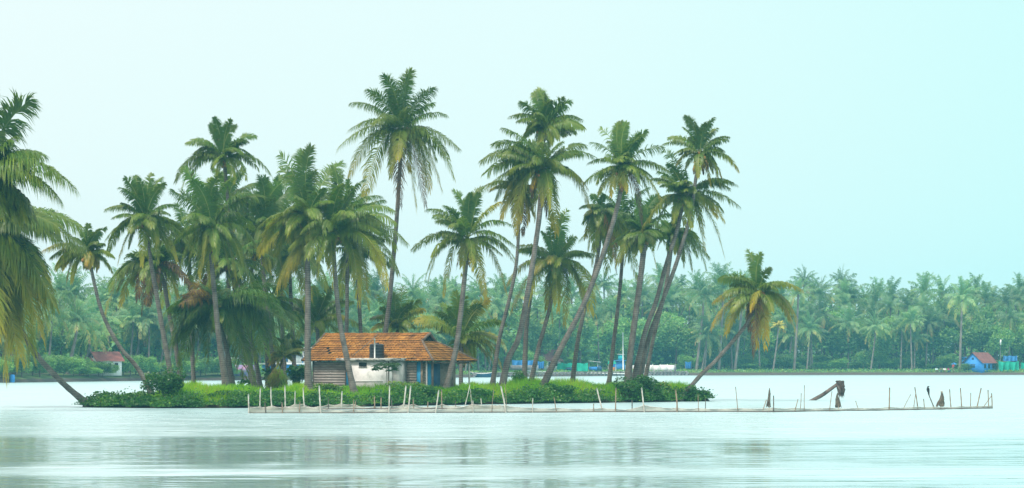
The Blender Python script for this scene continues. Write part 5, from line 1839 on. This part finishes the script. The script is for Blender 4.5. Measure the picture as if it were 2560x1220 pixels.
# motorbike
d = bank_d(1424) + 2.8
g = at(1424, 930.5, d)
t = thing('motorbike', 'dark parked motorbike left of the white round-topped post', 'motorbike', g)
for sx in (-0.62, 0.62):
    wheel(t, g + np.array([sx, 0, 0.3]), 0.3, 0.1)
mb = MB()
mb.prism([g + np.array(p) for p in ((-0.55, -0.12, 0.45), (0.3, -0.12, 0.35), (0.5, -0.12, 0.75), (0.1, -0.12, 0.9), (-0.6, -0.12, 0.7))], (0, 0.24, 0))
mb.build('body', M['dark_blue'], t)
mb = MB()
mb.prism([g + np.array(p) for p in ((-0.72, -0.13, 0.72), (0.08, -0.13, 0.82), (0.08, -0.13, 0.9), (-0.72, -0.13, 0.82))], (0, 0.26, 0))
mb.build('saddle', M['rubber'], t)
mb = MB()
mb.tube([g + np.array([0.62, 0, 0.3]), g + np.array([0.45, 0, 1.0]), g + np.array([0.3, -0.35, 1.05])], 0.03, 6)
mb.tube([g + np.array([0.45, 0, 1.0]), g + np.array([0.3, 0.35, 1.05])], 0.03, 6)
mb.build('handlebar', M['chrome'], t)


def cloth_wall(name, label, px0, px1, py0, py1, d, m, cat, bulge=0.25, nf=7, posts=3):
    """hanging sheet with folds and a sagging top, held by posts"""
    t = thing(name, label, cat, at((px0 + px1) / 2, py1, d))
    mb = MB()
    nx, nz = 40, 6
    V = []
    for i in range(nx):
        u = i / (nx - 1)
        for j in range(nz):
            f = j / (nz - 1)
            top = py0 + (py1 - py0) * 0.10 * math.sin(u * 3.14 * posts) ** 2
            p = at(px0 + (px1 - px0) * u, top + (py1 - top) * f, d)
            p[1] += bulge * math.sin(u * nf * 3.1 + f) * (0.3 + 0.7 * f)
            V.append(p)
    mb.add(V, [(i * nz + j, (i + 1) * nz + j, (i + 1) * nz + j + 1, i * nz + j + 1) for i in range(nx - 1) for j in range(nz - 1)])
    mb.build('sheet', M[m], t, smooth=True)
    for k in range(posts + 1):
        px = px0 + (px1 - px0) * k / posts
        mb = MB()
        mb.tube([at(px, py1 + 1, d + 0.3), at(px, py0 - 1, d + 0.3)], 0.05, 6)
        mb.build('post', M['brown_pole'], t)
    return t


cloth_wall('netting_screen', 'long turquoise green netting screen on the far shore left of the blue three-wheeler', 1382, 1470, 907, 928, bank_d(1420) + 5, 'green_tarp', 'netting', posts=4)
cloth_wall('blue_tarpaulin', 'blue tarpaulin stretched over the grey wall behind the middle trunks', 1280, 1336, 900, 913, bank_d(1300) + 5, 'blue_tarp', 'tarpaulin', posts=2)
fbox('stone_wall', 1276, 1346, 913, 926, bank_d(1300) + 4, 0.3, 'far_grey', None, 'low grey wall under the blue tarpaulin behind the middle trunks', 'wall')
cloth_wall('blue_tarpaulin', 'small blue tarpaulin hanging between the middle trunks', 1344, 1360, 903, 921, bank_d(1350) + 4, 'blue_tarp', 'tarpaulin', posts=1)
cloth_wall('blue_tarpaulin', 'blue tarpaulin scrap under the trees right of the white wall', 1713, 1728, 904, 921, bank_d(1720) + 6, 'blue_tarp', 'tarpaulin', posts=1)
cloth_wall('netting_screen', 'bulging green netting screen right of the blue house', 2496, 2547, 903, 927, bank_d(2520) + 3, 'green_tarp', 'netting', 0.4, posts=2)
cloth_wall('netting_screen', 'green netting screen cut by the right edge', 2552, 2590, 906, 922, bank_d(2560) + 4, 'green_tarp', 'netting', posts=2)
cloth_wall('blue_tarpaulin', 'blue tarpaulin sheltering the back of the blue house', 2508, 2543, 889, 903, bank_d(2520) + 9, 'blue_tarp', 'tarpaulin', posts=2)


def gable_roof(name, c, w, l, h, over, m, parent, yaw):
    """ridge along local y"""
    ca, sa = math.cos(yaw), math.sin(yaw)
    ex, ey = np.array([ca, sa, 0]), np.array([-sa, ca, 0])
    mb = MB()
    for s in (-1, 1):
        e0 = c + ex * s * (w / 2 + over) - UP * (over * h / (w / 2)) - ey * (l / 2 + over)
        r0 = c + UP * h - ey * (l / 2 + over)
        n = 8
        for k in range(n):
            f0, f1 = k / n, (k + 1.06) / n
            lift = UP * 0.06
            P = [e0 + (r0 - e0) * f0 + lift, e0 + (r0 - e0) * min(1, f1) + UP * 0.01]
            L_ = ey * (l + 2 * over)
            mb.add([P[0], P[0] + L_, P[1] + L_, P[1], P[0] - UP * 0.06, P[0] + L_ - UP * 0.06], [(0, 1, 2, 3), (0, 4, 5, 1)])
    return mb.build(name, M[m], parent)


def gable_house(label, px, pyb, d, w, l, wh, rh, yaw, wall_m, roof_m='far_tile', name='village_house'):
    c = at(px, pyb, d)
    t = thing(name, label, 'house', c)
    ca, sa = math.cos(yaw), math.sin(yaw)
    ex, ey = np.array([ca, sa, 0]), np.array([-sa, ca, 0])
    mb = MB()
    pr = [c + ex * sx * w / 2 + UP * z - ey * l / 2 for sx, z in ((-1, -0.5), (1, -0.5), (1, wh))] + [c + UP * (wh + rh - 0.1) - ey * l / 2] + [c - ex * w / 2 + UP * wh - ey * l / 2]
    mb.prism(pr, ey * l)
    mb.build('wall', M[wall_m], t)
    gable_roof('roof', c + UP * wh, w, l, rh, 0.35, roof_m, t, yaw)
    for (u, z, ww, hh, nm) in ((0.0, wh * 0.55, w * 0.24, wh * 0.42, 'window'), (-w * 0.30, wh * 0.36, w * 0.16, wh * 0.72, 'door'), (0.0, wh + rh * 0.35, w * 0.12, rh * 0.22, 'window')):
        mb = MB()
        mb.box(c + ex * u - ey * (l / 2 + 0.02) + UP * z, (ww, 0.05, hh), (ex, ey, UP))
        mb.build(nm, M['dark_blue'], t)
    for k in (-1, 0, 1):
        mb = MB()
        mb.box(c + ex * (w / 2 + 0.02) + ey * k * l * 0.28 + UP * wh * 0.5, (0.05, l * 0.13, wh * 0.45), (ex, ey, UP))
        mb.build('window', M['dark_void'], t)
    return t


gable_house('bright blue house with an orange tiled gable roof on the far right shore', 2450, 927, bank_d(2450) + 4, 3.9, 5.6, 1.75, 1.75, math.radians(-38), 'far_blue')
t = thing('flat_annex', 'light blue flat-roofed annex on the left of the blue house', 'annex', at(2424, 927, bank_d(2424) + 6))
fbox('wall', 2410, 2440, 894.5, 927, bank_d(2424) + 6, 3, 'far_blue', t)
fbox('roof', 2408, 2441, 892.5, 894.3, bank_d(2424) + 5.7, 3.6, 'blue_tarp', t)
fbox('door', 2419, 2425, 908, 926, bank_d(2424) + 5.95, 0.04, 'dark_void', t)
gable_house('reddish tiled house half hidden behind the middle palm trunks', 1362, 921, bank_d(1362) + 14, 5.0, 4.2, 1.5, 1.8, math.radians(-70), 'far_white')
gable_house('house with a red tiled roof and white wall between the left bushes', 262, 930, bank_d(262) + 5, 3.2, 3.6, 1.7, 1.1, math.radians(-58), 'far_white')
gable_house('small red roofed outhouse left of the red tiled house', 238, 930, bank_d(238) + 7, 2.2, 2.0, 1.4, 0.9, math.radians(75), 'far_white', name='outhouse')
# painted house and wall behind the left trunks
d = bank_d(690) + 3
t = thing('painted_house', 'blue and white flat-roofed house on the far shore left of the hut', 'house', at(700, 938, d))
fbox('wall', 652, 752, 912, 938, d, 3.5, 'far_blue', t, 'bright blue lower wall')
fbox('ledge', 646, 760, 907.6, 911.6, d - 0.4, 4.3, 'far_white', t)
fbox('upper_wall', 664, 752, 889, 907.4, d + 0.5, 3.0, 'far_white', t, 'pale upper wall')
for px in (672, 690, 712):
    fbox('window', px, px + 8, 894, 905, d + 0.46, 0.03, 'dark_blue', t)
fbox('roof', 660, 756, 886.5, 888.8, d + 0.2, 3.6, 'far_grey', t)
d = bank_d(742) + 2.2
fbox('blue_cabin', 735, 757, 891, 925, d, 1.2, 'far_blue', None, 'tall bright blue cabin at the left gable of the hut', 'cabin')
t = thing('white_house', 'white two-storey house corner seen above the left gable of the hut', 'house', at(770, 930, bank_d(770) + 9))
fbox('wall', 756, 790, 872, 930, bank_d(770) + 9, 4, 'far_white', t)
fbox('roof', 753, 793, 868.5, 871.8, bank_d(770) + 8.6, 4.8, 'far_white', t)
fbox('window', 760, 766, 880, 890, bank_d(770) + 8.96, 0.03, 'dark_blue', t)
fbox('painted_wall', 566, 636, 912, 942, bank_d(600) + 1.6, 0.3, 'far_pink', None, 'faded pink and blue painted wall behind the dark trunk pair', 'wall')
t = thing('red_kiosk', 'little red kiosk with a white roof behind the thick trunk', 'kiosk', at(583, 915, bank_d(583) + 3))
fbox('body', 577, 590, 897.5, 915, bank_d(583) + 3, 0.9, 'far_red', t)
fbox('roof', 566, 594, 894, 897.2, bank_d(583) + 2.8, 1.3, 'far_white', t)
# boat drawn up at the bank behind the hut
d = bank_d(1200) - 1.5
g = at(1205, 942, d)
t = thing('wooden_boat', 'dark blue wooden boat moored at the far bank right of the hut', 'boat', g)
mb = MB()
sec = []
for i in range(13):
    u = i / 12
    xx = (u - 0.5) * 4.4
    w = 0.62 * math.sin(min(1, max(0.0, u * 1.0)) * math.pi) ** 0.6 + 0.03
    sh = 0.52 + 0.35 * (2 * u - 1) ** 2
    sec.append([g + np.array([xx, -w, sh]), g + np.array([xx, -w * 0.6, -0.05]), g + np.array([xx, 0, -0.12]), g + np.array([xx, w * 0.6, -0.05]), g + np.array([xx, w, sh])])
V = np.array(sec).reshape(-1, 3)
mb.add(V, [(i * 5 + j, (i + 1) * 5 + j, (i + 1) * 5 + j + 1, i * 5 + j + 1) for i in range(12) for j in range(4)])
mb.build('hull', M['dark_blue'], t, smooth=True)
for s_ in (0, 4):
    mb = MB()
    mb.tube([np.array(sec[i][s_]) for i in range(13)], 0.045, 6)
    mb.build('gunwale', M['far_white'], t)
for u in (3, 6, 9):
    mb = MB()
    q = sec[u]
    mb.box((q[0] + q[4]) / 2 - UP * 0.12, (0.25, abs(q[4][1] - q[0][1]) * 0.9, 0.05))
    mb.build('seat', M['brown_pole'], t)
# blue drum at the left bank
d = bank_d(30) - 0.3
b = at(31, 955, d)
t = thing('blue_drum', 'blue plastic drum at the far waterline under the golden fronds', 'drum', b)
mb = MB()
mb.tube([b + UP * z for z in (-0.05, 0.02, 0.3, 0.32, 0.6, 0.62, 0.88, 0.92)], [0.26, 0.3, 0.31, 0.33, 0.33, 0.31, 0.3, 0.24], 16)
mb.build('body', M['far_blue'], t)
mb = MB()
mb.tube([b + UP * 0.92, b + UP * 0.97], 0.2, 14)
mb.build('lid', M['far_blue'], t)
# parasol and lamp near the blue house
d = bank_d(2385) + 4
b = at(2385, 926, d)
t = thing('parasol', 'small blue parasol left of the blue house', 'parasol', b)
mb = MB()
mb.tube([b, b + UP * 1.5], 0.03, 6)
mb.build('pole', M['far_white'], t)
mb = MB()
mb.tube([b + UP * 1.15, b + UP * 1.3, b + UP * 1.5], [0.6, 0.42, 0.03], 12)
mb.build('canopy', M['blue_tarp'], t)
d = bank_d(2501) + 6
b = at(2501, 925, d)
t = thing('lamp_post', 'thin lamp post with a white head above the blue house', 'lamp post', b)
mb = MB()
mb.tube([b, at(2501, 862, d)], 0.07, 6)
mb.build('pole', M['far_grey'], t)
mb = MB()
mb.prism([at(2499.5, 862, d), at(2503, 862, d), at(2504, 849, d), at(2500.5, 849, d)], (0, 0.25, 0))
mb.build('lamp_head', M['far_white'], t)


# people sitting on the far bank: one continuous skinned body each, clothes as parts
def seated_person(px, py, d, label, shirt, yaw, standing=False, k=0):
    g = at(px, py, d)
    g[2] = land_z(g[0], d) if py is None else g[2]
    t = thing('person', label, 'person', g)
    ca, sa = math.cos(yaw), math.sin(yaw)

    def P(x, y, z):
        return Vector((x * ca - y * sa, x * sa + y * ca, z))
    hip = 0.86 if standing else 0.16
    J = {'pelvis': (0, 0, hip, .13), 'belly': (0, 0.02, hip + .2, .125), 'chest': (0, 0.02, hip + .42, .14), 'neck': (0, 0, hip + .56, .055), 'head': (0, -.03, hip + .66, .085), 'crown': (0, -.02, hip + .78, .09)}
    E = [('pelvis', 'belly'), ('belly', 'chest'), ('chest', 'neck'), ('neck', 'head'), ('head', 'crown')]
    for s, n in ((-1, 'l'), (1, 'r')):
        J['sh' + n] = (s * .19, 0, hip + .50, .06)
        if standing:
            J['el' + n] = (s * .25, -.02, hip + .24, .045)
            J['wr' + n] = (s * .24, -.12, hip + .02, .032)
            J['ha' + n] = (s * .24, -.15, hip - .08, .036)
            J['hi' + n] = (s * .10, 0, hip - .06, .09)
            J['kn' + n] = (s * .11, -.02, .46, .06)
            J['an' + n] = (s * .11, .02, .08, .04)
            J['to' + n] = (s * .12, -.14, .03, .035)
        else:
            J['el' + n] = (s * .25, -.12, hip + .24, .045)
            J['wr' + n] = (s * .16, -.34, hip + .26, .032)
            J['ha' + n] = (s * .12, -.42, hip + .26, .036)
            J['hi' + n] = (s * .10, -.04, hip - .02, .09)
            J['kn' + n] = (s * .14, -.40, hip + .28, .06)
            J['an' + n] = (s * .12, -.46, .07, .04)
            J['to' + n] = (s * .12, -.60, .03, .035)
        E += [('chest', 'sh' + n), ('sh' + n, 'el' + n), ('el' + n, 'wr' + n), ('wr' + n, 'ha' + n), ('pelvis', 'hi' + n), ('hi' + n, 'kn' + n), ('kn' + n, 'an' + n), ('an' + n, 'to' + n)]
    names = list(J)

    def skinned(nm, use, mat, grow):
        ks = [q for q in names if q in use]
        me = bpy.data.meshes.new(nm)
        me.from_pydata([P(*J[q][:3]) for q in ks], [(ks.index(a), ks.index(b)) for a, b in E if a in ks and b in ks], [])
        me.materials.append(M[mat])
        o = bpy.data.objects.new(nm, me)
        COL.objects.link(o)
        o.parent = t
        sk = o.modifiers.new('skin', 'SKIN')
        for i, q in enumerate(ks):
            r = J[q][3] * grow
            me.skin_vertices[0].data[i].radius = (r, r)
        me.skin_vertices[0].data[0].use_root = True
        sb = o.modifiers.new('sub', 'SUBSURF')
        sb.levels = sb.render_levels = 1
        return o
    skinned('body', names, 'skin', 1.0)
    skinned('shirt', ['pelvis', 'belly', 'chest', 'shl', 'shr', 'ell', 'elr'], shirt, 1.14)
    skinned('trousers', ['pelvis', 'hil', 'hir', 'knl', 'knr', 'anl', 'anr'], 'dark_blue' if k % 2 else 'olive_cloth', 1.16)
    mb = MB()
    mb.ball(np.array(P(0, 0.0, hip + .77)), (.105, .115, .10), nu=10, nv=8)
    me = mb.mesh('hair', M['hair'], True)
    o = bpy.data.objects.new('hair', me)
    COL.objects.link(o)
    o.parent = t
    return t


pd = bank_d(2360) + 1.7
for k, (px, lab, sh, yw, st) in enumerate(((2341, 'person in a pale cyan shirt sitting at the far waterline', 'cyan_cloth', 0.4, False), (2352, 'person in an olive shirt sitting beside the one in cyan', 'olive_cloth', -0.3, False), (2361, 'person in a white shirt sitting at the far waterline', 'white_cloth', 0.2, False),
                                     (2371, 'person in a magenta top sitting between the white and red ones', 'magenta_cloth', 0.7, False), (2383, 'person in red standing at the right of the seated row', 'red_cloth', -0.9, True))):
    x = (px - CX) / F * pd
    z = land_z(x, pd)
    py = HZ + (CAMH - z) * F / pd
    seated_person(px, py, pd, lab, sh, yw, st, k)

# ------------------------------------------------------------------ air, light, camera
mb = MB()
mb.box((0, 441, 14.5), (860, 900, 32))
hz, nt, N, L, bs, out = new_mat('haze_air')
N.remove(bs)
pv = N.new('ShaderNodeVolumePrincipled')
pv.inputs['Color'].default_value = (0.25, 0.78, 1.0, 1)
pv.inputs['Density'].default_value = 0.00024
pv.inputs['Anisotropy'].default_value = 0.0
L.new(pv.outputs[0], out.inputs['Volume'])
tag(mb.build('haze', hz), kind='stuff')

SUN_EL, SUN_AZ = math.radians(58), math.radians(215)   # azimuth clockwise from +Y: behind the camera, to the left
w = bpy.data.worlds.new('World')
SC.world = w
w.use_nodes = True
nt = w.node_tree
N, L = nt.nodes, nt.links
bg = N['Background']
sky = N.new('ShaderNodeTexSky')
sky.sky_type = 'NISHITA'
sky.sun_disc = False
sky.sun_elevation = SUN_EL
sky.sun_rotation = SUN_AZ
sky.dust_density = 4.0
sky.air_density = 1.0
# overcast veil: pale cyan low down, whiter and brighter overhead
tc = N.new('ShaderNodeTexCoord')
sx = N.new('ShaderNodeSeparateXYZ')
L.new(tc.outputs['Generated'], sx.inputs[0])
r = ramp(N, [(0.0, (1, 1, 1)), (0.125, (1.02, 1.01, 1.01)), (0.22, (1.45, 1.28, 1.26)), (0.5, (1.9, 1.45, 1.43)), (1.0, (2.3, 1.68, 1.64))])
L.new(sx.outputs['Z'], r.inputs['Fac'])
mx = N.new('ShaderNodeMixRGB')
mx.inputs[0].default_value = 0.88
L.new(sky.outputs[0], mx.inputs[1])
side = N.new('ShaderNodeMapRange')
L.new(sx.outputs['X'], side.inputs['Value'])
side.inputs['From Min'].default_value = -0.2
side.inputs['From Max'].default_value = 0.2
veil = ramp(N, [(0.0, (6.1, 6.95, 6.8)), (0.55, (5.5, 6.95, 6.8)), (1.0, (4.3, 6.9, 6.7))])
L.new(side.outputs[0], veil.inputs['Fac'])
vm = N.new('ShaderNodeMixRGB')
vm.blend_type = 'MULTIPLY'
vm.inputs[0].default_value = 1.0
L.new(veil.outputs[0], vm.inputs[1])
L.new(r.outputs[0], vm.inputs[2])
L.new(vm.outputs[0], mx.inputs[2])
L.new(mx.outputs[0], bg.inputs['Color'])
bg.inputs['Strength'].default_value = 0.1

sl = bpy.data.lights.new('Sun', 'SUN')
sl.energy = 2.2
sl.angle = math.radians(8)
sl.color = (1.0, 0.94, 0.84)
so = bpy.data.objects.new('Sun', sl)
COL.objects.link(so)
sd = Vector((math.sin(SUN_AZ) * math.cos(SUN_EL), math.cos(SUN_AZ) * math.cos(SUN_EL), math.sin(SUN_EL)))
so.rotation_euler = (-sd).to_track_quat('-Z', 'Y').to_euler()

cam = bpy.data.cameras.new('Camera')
cam.sensor_width = 36.0
cam.lens = F / 2560 * 36.0
cam.shift_y = (HZ - 610) / 2560
cam.clip_end = 3000
cam.clip_start = 0.5
co = bpy.data.objects.new('Camera', cam)
COL.objects.link(co)
co.location = (0, 0, CAMH)
co.rotation_euler = (math.radians(90), 0, 0)
SC.camera = co
SC.view_settings.view_transform = 'Standard'
SC.view_settings.look = 'None'
SC.view_settings.exposure = 0.6
SC.view_settings.gamma = 1.0
SC.cycles.max_bounces = 8
SC.cycles.diffuse_bounces = 3
SC.cycles.glossy_bounces = 3
SC.cycles.transmission_bounces = 4
SC.cycles.transparent_max_bounces = 12
SC.cycles.volume_bounces = 1
SC.cycles.use_denoising = True
SC.cycles.denoising_prefilter = 'ACCURATE'
for o in SC.objects:
    if '_org' in o:
        del o['_org']
